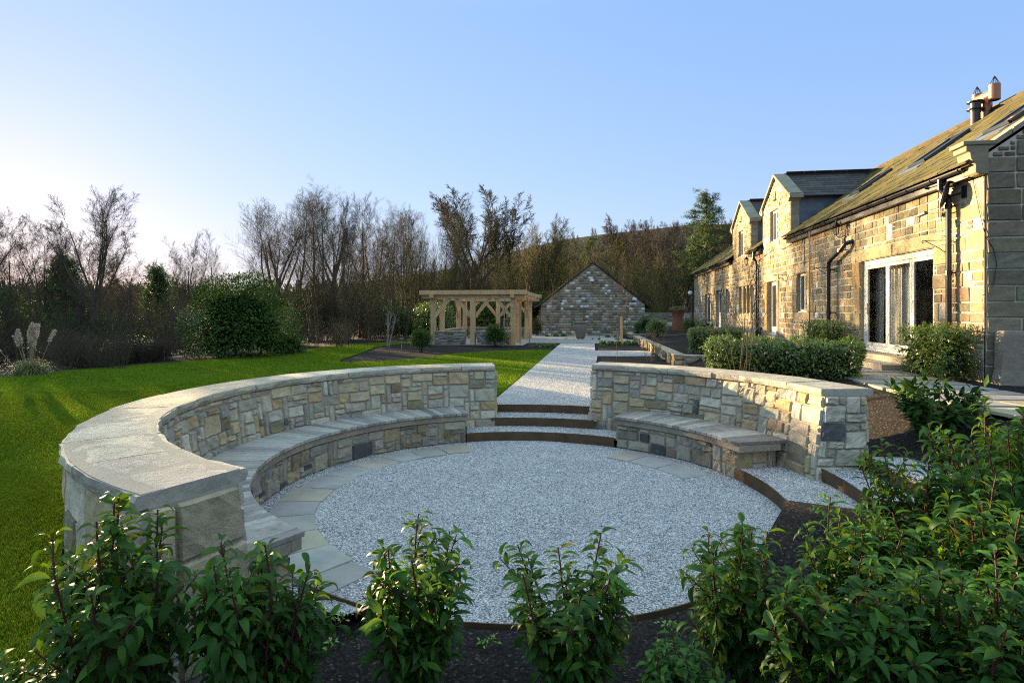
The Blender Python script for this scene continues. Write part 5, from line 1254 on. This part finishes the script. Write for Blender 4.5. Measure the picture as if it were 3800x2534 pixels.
# pampas grass
def pampas():
    x,y=at(112,17.9); zb=.35; r=np.random.RandomState(4); T=thing('pampas_grass','arching pampas grass with pale feathery plumes at the lawn edge','grass clump',(x,y,zb))
    n=1700; an=r.uniform(0,6.28,n); L_=r.uniform(.7,1.4,n); el=r.uniform(.25,1.35,n); b=np.stack([x+r.normal(0,.16,n),y+r.normal(0,.16,n),np.full(n,zb)],1)
    dh=np.stack([np.cos(an),np.sin(an),np.zeros(n)],1); sd=np.stack([-np.sin(an),np.cos(an),np.zeros(n)],1); Vs=[]
    for k in range(5):
        t_=k/4; p=b+dh*(L_*np.cos(el)*t_*(.5+.5*t_))[:,None]+np.array([0,0,1.])*(L_*(np.sin(el)*t_-.62*t_**2.6))[:,None]; p[:,2]=np.maximum(p[:,2],zb-.02); w_=.008*(1-t_*.9); Vs+= [p-sd*w_,p+sd*w_]
    V=np.stack(Vs,1).reshape(-1,3); o=np.arange(n)*10; F=np.concatenate([np.stack([o+2*k,o+2*k+1,o+2*k+3,o+2*k+2],1) for k in range(4)])
    npobj('foliage',V,F,M['pampas_blade'],T,tint=ltint(len(F),r,.3,.2))
    st=[(-.55,-.2,1.5,-.95),(-.15,.1,1.75,-.38),(-.2,-.1,2.0,-.30),(-.1,.05,1.95,-.02),(.02,0,2.15,.02),(.05,.1,2.25,.05),(.12,.0,2.2,.14),(.2,.1,2.2,.2),(.1,-.1,1.65,.12),(.45,0,1.95,.62),(.08,.1,2.05,.10),(.0,-.1,1.9,-.32)]
    for k,(ox,oy,h,tx) in enumerate(st):
        h*=.80; tx*=1.0; mb=MB(); ux=math.cos(.75); uy=math.sin(.75)
        p0=Vector((x+ox*.3*ux,y+ox*.3*uy,zb)); p1=Vector((x+(ox*.3+(tx-ox*.3)*.68)*ux,y+(ox*.3+(tx-ox*.3)*.68)*uy,zb+h*.70)); p2=Vector((x+tx*ux,y+tx*uy,zb+h))
        mb.tube([p0,(p0+p1)/2+Vector((0,0,.03)),p1],.007,4); mb.build('stalk',M['straw'],T)
        m=420; f=r.random(m); ax=(p2-p1); P_=np.array(p1)[None]+np.array(ax)[None]*f[:,None]; P_[:,2]-=.10*f**3; wd=.026*np.sin(np.pi*np.clip(f*.85+.1,0,1))
        N_=r.normal(size=(m,3))*.35+np.array(ax.normalized())*2.6; P_+=r.normal(0,1,(m,3))*wd[:,None]*.6
        V,F,t=leaves(P_,N_,.065,r,.10,0,np.ones((m,3))); npobj('plume',V,F,M['plume'],T,tint=t)
pampas()
# brown edge shrubs beside the pampas
sp=[]
for k in range(46):
    px=rr.uniform(200,470); x,y=at(px,rr.uniform(19.5,23)); sp.append((x,y,rr.uniform(.9,1.7),rr.uniform(.28,.42)))
undergrowth('bramble_thicket',sp,'brown_twig','thing','tangled brown bramble thicket right of the pampas grass','shrub',.6)
sp=[]
for k in range(50):
    t_=rr.random(); x,y=at(440+190*t_,22.3+1.6*t_+rr.uniform(-.3,.3)); sp.append((x,y,rr.uniform(.85,1.05),.2))
undergrowth('brown_hedge',sp,'brown_twig','thing','low clipped reddish brown bare hedge between thicket and laurel','hedge',.6)
sp=[]
for k in range(60):
    px=rr.uniform(1090,1290); x,y=at(px,rr.uniform(31,35)); sp.append((x,y,rr.uniform(1.0,2.2),rr.uniform(.35,.5)))
undergrowth('willow_thicket',sp[:26],'brown_twig','thing','grey-brown willow thicket at the far lawn edge right of the laurel','shrub',.4)
# ------------------------------------------------------------ garden saplings
SAP=dict(stems=4,spread=.16,foot=.06,trunk=.9,ns=[8,4,3],nch=[6,3],start=[.3,.2],wig=[.14,.2,.2],up=[.05,.12,.08],tap=[.8,.7,.6],rmin=.006,ang=[(18,38),(20,40)],len=[(.22,.38),(.4,.6)],fall=[.4,.3],rk=[.55,.6])
WHIP=dict(stems=1,trunk=1.0,ns=[10,4,3],nch=[12,3],start=[.42,.2],wig=[.04,.15,.2],up=[.05,.16,.1],tap=[.85,.7,.6],rmin=.005,ang=[(18,34),(20,40)],len=[(.20,.34),(.4,.6)],fall=[.5,.3],rk=[.4,.6])
SHRB=dict(stems=9,spread=.5,foot=.12,trunk=.9,ns=[5,4,3],nch=[5,3],start=[.25,.2],wig=[.2,.3,.3],up=[.04,.06,.05],tap=[.75,.7,.6],rmin=.004,ang=[(20,45),(25,50)],len=[(.3,.5),(.4,.6)],fall=[.3,.3],rk=[.6,.6])
def sapling(x,y,zt,style,label,seed,r0,mat,nm='young_tree',cat='tree',thr=.014,zb=None,rmul=1.):
    zb=gz(x,y) if zb is None else zb; S=tree_segs(seed,1.0*(zt-zb),r0,style); k=(zt-zb)/max(s[1][2] for s in S); T=thing(nm,label,cat,(x,y,zb-.03))
    for n_,q,sd in (('trunk',[s for s in S if s[4]==0],6),('crown',[s for s in S if s[4]>0],4)):
        if not q: continue
        V,F=segtubes(np.array([s[0] for s in q])*k,np.array([s[1] for s in q])*k,np.array([s[2] for s in q])*rmul,np.array([s[3] for s in q])*rmul,sd); npobj(n_,V+np.array([x,y,zb-.03]),F,M[mat],T)
    return T
sapling(-11.85,31.2,3.35,SAP,'pale multi-stemmed garden tree in the mulch bed left of the pergola',401,.045,'pale_bark')
sapling(-5.45,33.0,3.6,SAP,'pale multi-stemmed garden tree in front of the pergola posts',402,.04,'pale_bark')
sapling(-4.0,34.3,4.6,WHIP,'slim whip-like young tree beside the right pergola post',403,.026,'tan_twig')
sapling(-3.55,45.2,5.6,WHIP,'slim young tree before the left part of the barn gable',404,.04,'tan_twig')
sapling(1.3,46.8,5.0,WHIP,'slim young tree close to the right part of the barn gable',405,.04,'tan_twig')
sapling(1.45,37.7,6.4,dict(WHIP,nch=[18,4]),'taller young tree tied to the wooden stake by the path',406,.05,'tan_twig')
sapling(2.15,23.3,1.75,SHRB,'small bare orange-stemmed shrub in the mulch beside the retaining wall',407,.018,'tan_twig','bare_shrub','shrub',.011)
sapling(2.86,11.9,3.3,dict(SAP,stems=7,spread=.26,nch=[2,2]),'tall bare vase-shaped shrub standing before the hedge behind the short wall',408,.017,'brown_twig','bare_shrub','shrub',.012,zb=.7)
# ------------------------------------------------------------ front laurel shrubs with single leaves
def leaf_template(bend,fold,nl=6):
    L=[];t_=np.linspace(0,1,nl+1); x=0;z=0;a=.25; P=[(0,0)]
    for k in range(nl): a-=bend/nl; x+=math.cos(a)/nl; z+=math.sin(a)/nl; P.append((x,z))
    V=[];F=[]
    for k,(px_,pz_) in enumerate(P):
        w_=.18*math.sin(math.pi*min(1,(k/nl)**.82*.97+.03))*1.0+(.0 if k<nl else -.0); w_=max(w_,.004)
        V+= [(px_,-w_,pz_+w_*fold),(px_,0,pz_),(px_,w_,pz_+w_*fold)]
    for k in range(nl):
        o=k*3; F+=[(o,o+3,o+4,o+1),(o+1,o+4,o+5,o+2)]
    return np.array(V),np.array(F)
TPL=[leaf_template(b,f) for b,f in ((.7,.35),(1.2,.5),(1.7,.45),(2.1,.6),(.9,.8),(1.5,.25))]
def front_shrub_meshes(seed,hgt=1.0,rad=.36,nst=9,pitch=.0158,lsz=.113):
    r=np.random.RandomState(seed); A=[];Bq=[];Rq0=[];Rq1=[];LP=[];LD=[];LU=[];LT=[]; PA=[];PB=[]
    def stem(p,d,L_,r0,top):
        n=max(5,int(L_/.09)); pts=[p]
        for k in range(n):
            d=d+r.normal(0,.05,3)+np.array([0,0,.05]); d/=np.linalg.norm(d); pts.append(pts[-1]+d*L_/n)
        for k in range(n): A.append(pts[k]);Bq.append(pts[k+1]);Rq0.append(r0*(1-.55*k/n));Rq1.append(r0*(1-.55*(k+1)/n))
        m=int(L_/pitch); az=r.uniform(0,6.28)
        for q in range(m):
            f=.18+.82*(q+.5)/m; kk=min(int(f*n),n-1); c=pts[kk]+(pts[kk+1]-pts[kk])*(f*n-kk); dd=pts[kk+1]-pts[kk]; dd/=np.linalg.norm(dd)
            az+=2.4+r.uniform(-.5,.5); e1=np.cross(dd,[.3,.5,.1]); e1/=np.linalg.norm(e1); e2=np.cross(dd,e1); o=e1*math.cos(az)+e2*math.sin(az)
            el=r.uniform(.15,.75) if f>.7 else r.uniform(-.3,.5); ld=o*math.cos(el)+dd*math.sin(el); ld/=np.linalg.norm(ld)
            pe=c+ld*r.uniform(.012,.022); PA.append(c);PB.append(pe); LP.append(pe);LD.append(ld);LU.append(dd*.6+np.array([0,0,.8])+r.normal(0,.3,3))
            y=top*f; b_=1.0+2.2*max(0,f-.5)*top*r.random()+r.uniform(-.3,.25); q_=r.random(); LT.append((b_*1.05,b_,b_*.8) if q_>.09 else (2.4,2.0,1.0) if q_>.02 else (3.6,1.7,.6))
        return pts
    for s in range(nst):
        an=s*2.4+r.uniform(-.4,.4); rr_=rad*math.sqrt((s+.5)/nst); base=np.array([math.cos(an),math.sin(an),0])*.05*r.random()
        tip=np.array([math.cos(an)*rr_,math.sin(an)*rr_,0]); L_=hgt*r.uniform(.82,1.06)*(1-.22*(rr_/rad)**2); d=np.array([tip[0]*1.25,tip[1]*1.25,hgt]); d/=np.linalg.norm(d)
        pts=stem(base,d,L_,.0085,1.0)
        for b in range(5):
            k=r.randint(len(pts)//5,int(len(pts)*.75)); an2=r.uniform(0,6.28); dd=np.array([math.cos(an2)*.9,math.sin(an2)*.9,.75]); stem(pts[k],dd/np.linalg.norm(dd),L_*r.uniform(.16,.34),.005,.7)
    V,F=segtubes(A,Bq,Rq0,Rq1,6); V2,F2=segtubes(PA,PB,np.full(len(PA),.0022),np.full(len(PA),.0016),3)
    ms=npmesh('stem',np.concatenate([V,V2]),np.concatenate([F,F2+len(V)]),[M['red_stem']],smooth=True)
    LP,LD,LU,LT=map(np.array,(LP,LD,LU,LT)); n=len(LP); sd=np.cross(LU,LD); sd/=np.linalg.norm(sd,axis=1,keepdims=True); up=np.cross(LD,sd)
    ty=r.randint(0,len(TPL),n); Vs=[];Fs=[];Ts=[];o=0
    for k,(tv,tf) in enumerate(TPL):
        q=np.where(ty==k)[0]; sz=lsz*r.uniform(.5,1.12,len(q)); wv=np.einsum('vj,njc->nvc',tv,np.stack([LD[q],sd[q],up[q]],1))*sz[:,None,None]+LP[q][:,None,:]
        Vs.append(wv.reshape(-1,3)); Fs.append((tf[None]+(np.arange(len(q))*len(tv))[:,None,None]).reshape(-1,4)+o); o+=len(q)*len(tv); Ts.append(np.repeat(LT[q],len(tf),0))
    ml=npmesh('foliage',np.concatenate(Vs),np.concatenate(Fs),[M['laurel_leaf']],np.concatenate(Ts),smooth=True)
    return ms,ml
FS=[front_shrub_meshes(500+k,nst=(12,13,11,9)[k],rad=(.40,.42,.40,.42)[k]) for k in range(4)]
FT=front_shrub_meshes(520,nst=2,rad=.08)
def fshrub(px,Z,topy,k,label,sx=1.0,rz=0,tall=False):
    x,y=at(px,Z); zb=gz(x,y); zt=2.4-(topy-1160)*Z/2100; T=thing('laurel_shrub',label,'shrub',(x,y,zb-.02),'young laurel shrubs planted along the front bed')
    s=(zt-zb)/1.02; T.scale=(sx,sx,s); T.rotation_euler=(0,0,rz)
    for n_,me in zip(('stem','foliage'),FT if tall else FS[k]):
        o=bpy.data.objects.new(n_,me); C.objects.link(o); o.parent=T
FR=[(430,2.8,1790,0,'leafy dark laurel shrub covering the near end of the long curved wall',1.1,.3),
(945,2.95,1895,1,'leafy laurel shrub in front of the near bench end',1.0,1.2),
(1530,3.35,1950,2,'bright green laurel shrub standing alone before the gravel circle, left of centre',1.12,2.0),
(2110,3.4,1935,3,'open leggy laurel shrub at the front centre before the gravel',1.15,.5),
(2750,3.45,1895,0,'full laurel shrub just left of the lowest side step',1.1,2.6),
(3160,3.75,1800,1,'laurel shrub in front of the side step treads',1.0,4.0),
(3420,4.35,1640,2,'laurel shrub at the upper side step, before the viburnum',1.05,3.1),
(3660,4.75,1440,3,'laurel shrub beside the flagstone path at the right',1.1,1.0),
(3800,4.2,1480,0,'laurel shrub at the right edge of the picture near the path',1.1,5.0),
(3440,3.45,1880,3,'dark laurel shrub in the middle of the right-hand mass',1.1,1.9),
(3700,3.5,1690,1,'tall laurel shrub at the right edge below the path',1.15,2.9),
(3090,2.9,2080,2,'low laurel shrub at the bottom right of centre',1.05,.9),
(3480,2.75,2060,0,'laurel shrub at the bottom of the right-hand mass',1.05,3.7),
(3790,2.8,1900,3,'laurel shrub in the bottom right corner',1.05,4.4),
(2540,2.95,2330,1,'small low laurel shrub at the bottom between the two larger ones',.7,.2),
(190,2.75,2240,3,'low laurel shrub at the bottom left beside the lawn',.85,2.2)]
for px,Z,ty,k,lb,sx,rz in FR: fshrub(px,Z,ty,k,lb,sx,rz)
fshrub(1115,3.2,2005,0,'single thin laurel shoot between the bench end and the bright shrub',1.2,0,True)
# viburnum with dark berries
def viburnum():
    x,y=4.55,8.55; zb=gz(x,y); r=np.random.RandomState(88); T=thing('viburnum_shrub','dark-leaved viburnum with blue-black berry clusters beside the flagstone path','shrub',(x,y,zb)); hgt=.74
    mb=MB(); Ps=[];Ns=[];br=MB()
    for k in range(15):
        an=k*2.4; e=(x+math.cos(an)*.6*(.3+.7*r.random()),y+math.sin(an)*.5*(.3+.7*r.random()),zb+hgt*r.uniform(.6,1.0)); mb.tube([(x,y,zb-.03),((x+e[0])/2,(y+e[1])/2,zb+hgt*.45),e],[.012,.009,.005],5)
        for q in range(54):
            f=r.uniform(.25,1.03); Ps.append((x+(e[0]-x)*f+r.normal(0,.05),y+(e[1]-y)*f+r.normal(0,.05),zb+(e[2]-zb)*f+r.normal(0,.04))); Ns.append((math.cos(an)+r.normal(0,.6),math.sin(an)+r.normal(0,.6),.5))
        if k%3==0:
            for q in range(26): c=(e[0]+r.normal(0,.03),e[1]+r.normal(0,.03),e[2]+.05+r.normal(0,.015)); br.lathe([(0,-.006),(.006,0),(0,.006)],c,6)
    mb.build('stem',M['red_stem'],T); V,F,t=leaves(np.array(Ps),np.array(Ns),.17,r,.42,.25,ltint(len(Ps),r,.25,.05)*.9); npobj('foliage',V,F,M['dark_leaf'],T,tint=t); br.build('berries',M['black_metal'],T)
viburnum()
# lawn grass blades
def inpoly(x,y,poly):
    c=np.zeros(len(x),bool); n=len(poly); j=n-1
    for i in range(n):
        xi,yi=poly[i];xj,yj=poly[j]; m=((yi>y)!=(yj>y))&(x<(xj-xi)*(y-yi)/((yj-yi) if yj!=yi else 1e-9)+xi); c^=m; j=i
    return c
def grass():
    r=np.random.RandomState(2); Q=[]
    for (n,z0,z1,h,w_) in ((150000,2.2,7,.034,.0034),(110000,7,14,.036,.0065),(80000,14,36,.04,.013)):
        Z=np.sqrt(r.uniform(z0*z0,z1*z1,n*2)); u=r.uniform(-.93,.16,n*2); ps=R_(8.4507); X=Z*(u*math.cos(ps)-math.sin(ps)); Y=Z*(u*math.sin(ps)+math.cos(ps))
        k=inpoly(X,Y,LAWN); X,Y=X[k][:n],Y[k][:n]; m=len(X); Q.append((X,Y,np.full(m,h)*r.uniform(.6,1.3,m),np.full(m,w_)))
    X,Y,Hh,W_=[np.concatenate([q[k] for q in Q]) for k in range(4)]; n=len(X); an=r.uniform(0,6.28,n); ln=r.uniform(.1,.8,n); la=r.uniform(0,6.28,n)
    sd=np.stack([np.cos(an),np.sin(an),np.zeros(n)],1)*W_[:,None]; b=np.stack([X,Y,np.full(n,.458)],1); t_=b+np.stack([np.cos(la)*ln*Hh,np.sin(la)*ln*Hh,Hh],1)
    V=np.stack([b-sd,b+sd,t_],1).reshape(-1,3); F=np.arange(3*n).reshape(-1,3)
    pt=.8+.35*np.sin(X*.9+Y*.4)*np.sin(Y*1.1-X*.3)*.5+r.uniform(-.3,.4,n); T_=np.stack([pt*r.uniform(.85,1.3,n),pt,pt*.9],1)
    o=npobj('grass',V,F,M['grass_blade'],tint=T_); tag(o,'short bright green mown grass of the lawn','grass',kind='stuff')
grass()
# ================================================================= small things
def lantern(y,z,label):
    T=thing('wall_lantern',label,'wall lantern',(HX,y,z),'black lanterns along the house front')
    xl=HX-.26; mb=MB(); mb.box(HX-.03,HX-.0,y-.05,y+.05,z-.28,z-.05); mb.tube([(HX-.02,y,z-.2),(HX-.12,y,z-.26),(HX-.22,y,z-.24),(xl,y,z-.18)],.012,6); mb.build('bracket',M['iron'],T)
    mb=MB(); 
    for k in range(6):
        an=k*math.pi/3; mb.tube([(xl+.055*math.cos(an),y+.055*math.sin(an),z-.17),(xl+.09*math.cos(an),y+.09*math.sin(an),z+.08)],.007,4)
    mb.lathe([(.06,-.18),(.06,-.165),(0,-.165)],(xl,y,z),6); mb.lathe([(.12,.075),(.12,.085),(.05,.17),(.02,.19),(.02,.23),(0,.24)],(xl,y,z),6); mb.build('frame',M['iron'],T)
    mb=MB(); mb.lathe([(.05,-.165),(.084,.07)],(xl,y,z),6); mb.build('pane',M['glass'],T)
lantern(17.75,4.85,'black wall lantern under the eaves above the soil pipe')
lantern(27.75,4.80,'black wall lantern under the eaves between the two dormers')
lantern(38.2,4.72,'black wall lantern near the far end of the house')
def bracket(y,z,label):
    mb=MB(); X0=HX-.02
    mb.box(HX-.025,HX,y-.015,y+.015,z-.30,z+.12); mb.tube([(X0,y,z),(X0-.42,y,z)],.010,5)
    mb.tube([(X0,y,z-.26),(X0-.12,y,z-.16),(X0-.26,y,z-.08),(X0-.38,y,z-.01)],.009,5)
    mb.tube([(X0-.42-.035*math.sin(t_*.5)*(1-t_/16),y,z-.03+.035*math.cos(t_*.5)*(1-t_/16)) for t_ in range(13)],.008,5)
    mb.tube([(X0-.04+.03*math.cos(t_*.6),y,z+.07+.03*math.sin(t_*.6)) for t_ in range(10)],.007,5)
    o=mb.build('hanging_bracket',M['iron'],loc=(HX,y,z)); tag(o,label,'bracket','scrolled iron brackets on the house front')
bracket(12.95,3.90,'scrolled iron hanging bracket right above the folding doors')
bracket(18.9,3.80,'scrolled iron hanging bracket just left of the soil pipe')
bracket(22.95,3.85,'scrolled iron hanging bracket between the glazed door and the small window')
bracket(26.95,3.85,'scrolled iron hanging bracket beside the downpipe between the dormers')
bracket(31.0,3.85,'scrolled iron hanging bracket right of the single narrow window')
bracket(36.2,3.8,'scrolled iron hanging bracket right of the far door')
# satellite dish
T=thing('satellite_dish','dark satellite dish on a bracket beside the top of the near downpipe','satellite dish',(HX,12.35,4.75))
mb=MB(); c=Vector((6.98,12.62,4.78)); ax=Vector((-.80,.53,.25)).normalized(); e1=ax.cross(Vector((0,0,1))).normalized(); e2=ax.cross(e1)
rings=[(0,-.055),(.1,-.05),(.2,-.03),(.27,0)]
vs=[];k=28
for r_q,dq in rings:
    for j in range(k): an=2*math.pi*j/k; vs.append(c+ax*dq+(e1*math.cos(an)*1.0+e2*math.sin(an)*1.05)*max(r_q,.001))
mb.add(vs,[(i*k+j,i*k+(j+1)%k,(i+1)*k+(j+1)%k,(i+1)*k+j) for i in range(3) for j in range(k)]); o=mb.build('reflector',M['black_metal'],T,smooth=True); so_=o.modifiers.new('thickness','SOLIDIFY'); so_.thickness=.012
mb=MB(); mb.tube([c-ax*.05,c-ax*.14,(HX-.02,12.35,4.78)],.022,8); mb.box(HX-.03,HX,12.28,12.42,4.66,4.9); mb.tube([c-e2*.26,c+ax*.3-e2*.1],.010,6); mb.build('arm',M['iron'],T)
mb=MB(); mb.tube([c+ax*.28-e2*.1,c+ax*.36-e2*.1],.03,10); mb.build('receiver',M['black_plastic'],T)
# security camera
T=thing('security_camera','small black security camera on a thin arm left of the near downpipe','camera',(HX,12.9,4.5))
mb=MB(); mb.tube([(7.02,12.7,4.46),(6.95,13.0,4.47),(6.92,13.18,4.5)],.012,6); mb.build('arm',M['iron'],T)
mb=MB(); mb.beam((6.92,13.14,4.52),(6.86,13.32,4.48),.09,.07); mb.build('body',M['black_plastic'],T,bevel=.012)
mb=MB(); mb.tube([(7.185,13.1,4.95),(7.185,13.05,4.6),(7.185,13.12,4.3),(7.185,13.05,4.05),(7.185,12.98,3.95)],.006,4); o=mb.build('cable',M['iron'],loc=(7.185,13.05,4.5)); tag(o,'loose black cable hanging down the wall below the security camera','cable')
mb=MB(); mb.tube([(7.18,12.1,5.0),(7.16,11.95,4.6),(7.17,11.85,4.2),(7.185,11.73,3.8),(7.3,11.715,3.6),(7.36,11.715,3.3),(7.3,11.715,2.9),(7.18,11.8,2.72)],.007,4); o=mb.build('cable',M['iron'],loc=(7.2,11.8,4)); tag(o,'thin black cable trailing from the dish round the house corner','cable')
mb=MB(); mb.tube([(7.18,20.98,5.0),(7.185,21.02,4.5),(7.18,20.98,4.1),(7.185,21.03,3.82)],.010,4); o=mb.build('cable',M['iron'],loc=(7.18,21,4.5)); tag(o,'black cable running straight down the wall to the small window','cable')
mb=MB(); mb.tube([(7.18,17.05,4.9),(7.185,17.1,4.2),(7.18,17.04,3.4),(7.185,17.1,2.9),(7.18,17.06,1.4)],.006,4); o=mb.build('cable',M['iron'],loc=(7.18,17,3)); tag(o,'thin dark cable down the wall left of the folding doors','cable')
mb=MB(); mb.tube([(7.16,22.3,4.92),(7.16,23.2,4.86),(7.16,24.4,4.98),(7.16,25.6,4.84),(7.16,26.5,4.7)],.010,4); o=mb.build('cable',M['iron'],loc=(7.16,24,4.9)); tag(o,'black cable looping along the wall under the nearer dormer','cable')
mb=MB(); mb.box(7.14,7.19,17.72,17.86,4.36,4.58); o=mb.build('junction_box',M['black_plastic'],loc=(7.17,17.8,4.47),bevel=.008); tag(o,'small dark junction box below the nearest wall lantern','box')
# security lamp at the far corner
T=thing('security_lamp','white security lamp on the far downpipe of the house','lamp',(7.05,43.5,3.6)); mb=MB(); mb.lathe([(0,-.16),(.13,-.12),(.18,0),(.13,.12),(0,.16)],(6.9,43.4,3.85),12); mb.build('lamp_head',M['white_plastic'],T,smooth=True); mb=MB(); mb.tube([(7.08,43.5,3.8),(6.95,43.42,3.85)],.03,6); mb.build('arm',M['white_plastic'],T)
# urn, terracotta pot
T=thing('stone_urn','tall weathered stone urn at the far end of the gravel path','urn',(-1.15,41.6,.47)); mb=MB(); mb.lathe([(.28,0),(.31,.03),(.40,.35),(.48,.75),(.50,.98),(.46,1.08),(.42,1.12),(.50,1.16),(.53,1.20),(.53,1.24),(.44,1.25),(.40,1.16),(.30,1.1),(0,1.08)],(-1.15,41.6,.47),28); mb.build('body',M['urn_stone'],T,smooth=True)
T=thing('terracotta_pot','tall flared terracotta pot with clipped green plant by the far house corner','pot',(6.2,44.6,.95)); mb=MB(); mb.lathe([(.48,0),(.50,.25),(.42,.8),(.38,1.1),(.46,1.45),(.60,1.62),(.62,1.70),(.56,1.71),(.45,1.6),(0,1.58)],(6.2,44.6,.95),24); mb.build('body',M['terracotta'],T,smooth=True)
r=np.random.RandomState(3); n=900; v=r.normal(size=(n,3)); v/=np.linalg.norm(v,axis=1,keepdims=True); v[:,2]=np.abs(v[:,2]); P_=np.array([6.2,44.6,2.62])+v*np.array([.68,.68,.26]); V,F,t=leaves(P_,v,.06,r,tints=ltint(n,r)); npobj('foliage',V,F,M['hedge_leaf'],T,tint=t)
# cobbles round the urn
rr_=random.Random(8); mb=MB()
for k in range(150):
    an=rr_.uniform(0,6.28); q=rr_.uniform(.3,1.5); s=rr_.uniform(.04,.08); c=(-1.15+q*math.cos(an),41.2+q*.7*math.sin(an),.475); t_=rr_.uniform(.25,.55)
    mb.lathe([(0,-s*.5),(s,0),(s*.7,s*.4),(0,s*.55)],c,7,(t_,t_,t_*.95))
o=mb.build('cobbles',M['pebble'],loc=(-1.15,41.2,.47),smooth=True); tag(o,'loose grey cobbles heaped round the foot of the stone urn','cobbles',kind='stuff')
# path lights
def pathlight(x,y,label,h=.85):
    zb=gz(x,y); T=thing('path_light',label,'garden light',(x,y,zb),'black mushroom garden lights'); mb=MB(); mb.tube([(x,y,zb-.05),(x,y,zb+h)],.013,6); mb.build('stake',M['iron'],T); mb=MB(); mb.lathe([(0,h+.06),(.05,h+.055),(.11,h+.01),(.12,h-.02),(.10,h-.02),(.03,h),(0,h)],(x,y,zb),18); mb.build('lamp_head',M['black_metal'],T,smooth=True)
pathlight(.88,24.4,'black mushroom garden light in the mulch right of the path')
pathlight(-9.25,26.2,'black mushroom garden light in the mulch left of the ball bush',.7)
pathlight(-7.0,32.6,'black mushroom garden light before the middle pergola post',.75)
pathlight(.2,36.4,'black mushroom garden light at the far right path corner',.6)
# wooden stake and thin rods
mb=MB(); mb.beam((1.62,37.0,.35),(1.60,37.0,2.15),.16,.16,(1.1,1.05,.9)); o=mb.build('wooden_stake',M['oak'],loc=(1.62,37,.4),bevel=.01); tag(o,'square pale wooden tree stake beside the taller young tree','stake')
mb=MB(); mb.tube([(2.2,42.0,.4),(2.2,42.0,3.9),(2.12,42.0,3.98),(2.0,42.0,3.98),(1.98,42.0,3.86)],.022,6); o=mb.build('crook_pole',M['iron'],loc=(2.2,42,.4)); tag(o,'tall thin black crook-topped pole before the barn gable','pole')
mb=MB(); mb.tube([(-4.45,33.2,.4),(-4.45,33.2,3.0)],.018,6); o=mb.build('support_rod',M['iron'],loc=(-4.45,33.2,.4)); tag(o,'thin black rod standing right of the front pergola posts','pole')
mb=MB(); mb.tube([(4.55,13.0,.7),(4.55,13.0,4.15)],.016,6); o=mb.build('support_rod',M['iron'],loc=(4.55,13,.7)); tag(o,'tall thin black rod rising from the hedge in front of the downpipe','pole')
mb=MB()
for k in range(7): mb.tube([(-12.9+.17*k,28.2+.03*k,.4),(-12.9+.17*k,28.2,.4+(.95 if k==0 else .6))],.012 if k==0 else .006,5)
mb.tube([(-12.9,28.2,.95),(-11.9,28.3,.92)],.005,4); o=mb.build('wire_guard',M['iron'],loc=(-12.5,28.2,.4)); tag(o,'low black wire plant guard beside the pale garden tree','plant guard')
# small green clumps along the path end
cl=[(-3.3,31.6),(-2.9,31.9),(-2.55,32.1),(.45,34.6),(.9,34.9),(1.35,35.1),(1.9,35.3),(2.3,35.0),(-3.9,45.6),(-3.2,45.9),(-2.6,46.1),(.9,45.0),(1.5,45.2),(2.1,45.1),(-2.2,41.3),(-.2,41.6),(.2,41.2)]
n=260; v=np.random.RandomState(4).normal(size=(n,3)); v/=np.linalg.norm(v,axis=1,keepdims=True); v[:,2]=np.abs(v[:,2]); V,F,t=leaves(v*np.array([.2,.2,.17])*np.random.RandomState(5).uniform(.4,1,(n,1)),v,.13,np.random.RandomState(6),.5,tints=ltint(n,np.random.RandomState(7)))
hm=npmesh('hellebore_clump',V,F,[M['hedge_leaf']],t)
where=['left of the path end by the lawn','left of the path end, middle of three','left of the path end, nearest the gravel']+['in the right mulch strip, %s from the path'%w_ for w_ in ('first','second','third','fourth','fifth')]+['before the barn left, %s of three'%w_ for w_ in ('first','second','third')]+['before the barn right, %s of three'%w_ for w_ in ('first','second','third')]+['left of the stone urn','right of the stone urn','in front right of the stone urn']
for k,((x,y),wd) in enumerate(zip(cl,where)):
    o=bpy.data.objects.new('hellebore_clump',hm); C.objects.link(o); o.location=(x,y,.46); s=rnd.uniform(.7,1.25)*(.6 if k>13 else 1); o.scale=(s,s,s); o.rotation_euler=(0,0,rnd.uniform(0,6.28)); tag(o,'low green leafy clump '+wd,'plant','low hellebore clumps round the path end')
# seedlings in the front mulch
n=9
def seedling(x,y,label,seed):
    r=np.random.RandomState(seed); zb=gz(x,y); m=22; v=r.normal(size=(m,3))*np.array([.03,.03,.02]); P_=np.array([x,y,zb+.03])+np.abs(v)*np.array([0,0,1.])+v*np.array([1,1,0]); V,F,t=leaves(P_,v+np.array([0,0,.02]),.035,r,.5,0,np.full((m,3),1.9)); o=npobj('seedling',V,F,M['laurel_leaf'],loc=(x,y,zb),tint=t); tag(o,label,'seedling','tiny seedlings in the front mulch')
for k,(px,py,lb) in enumerate(((1810,2370,'tiny green seedling in the mulch left of the leggy laurel'),(2480,2300,'tiny green seedling cluster in the mulch left of the full laurel'),(2470,2390,'second tiny seedling below the cluster by the full laurel'),(3045,1975,'tiny green seedling beside the lowest side step'),(3030,2035,'tiny seedling just below the one at the side step'),(1265,2285,'tiny seedling in the mulch left of the bright laurel'),(1215,2400,'tiny seedling at the bottom left mulch'))):
    zc_=.1; Zq=2100*(2.4-zc_)/(py-1160); x,y=at(px,Zq); seedling(x,y,lb,60+k)
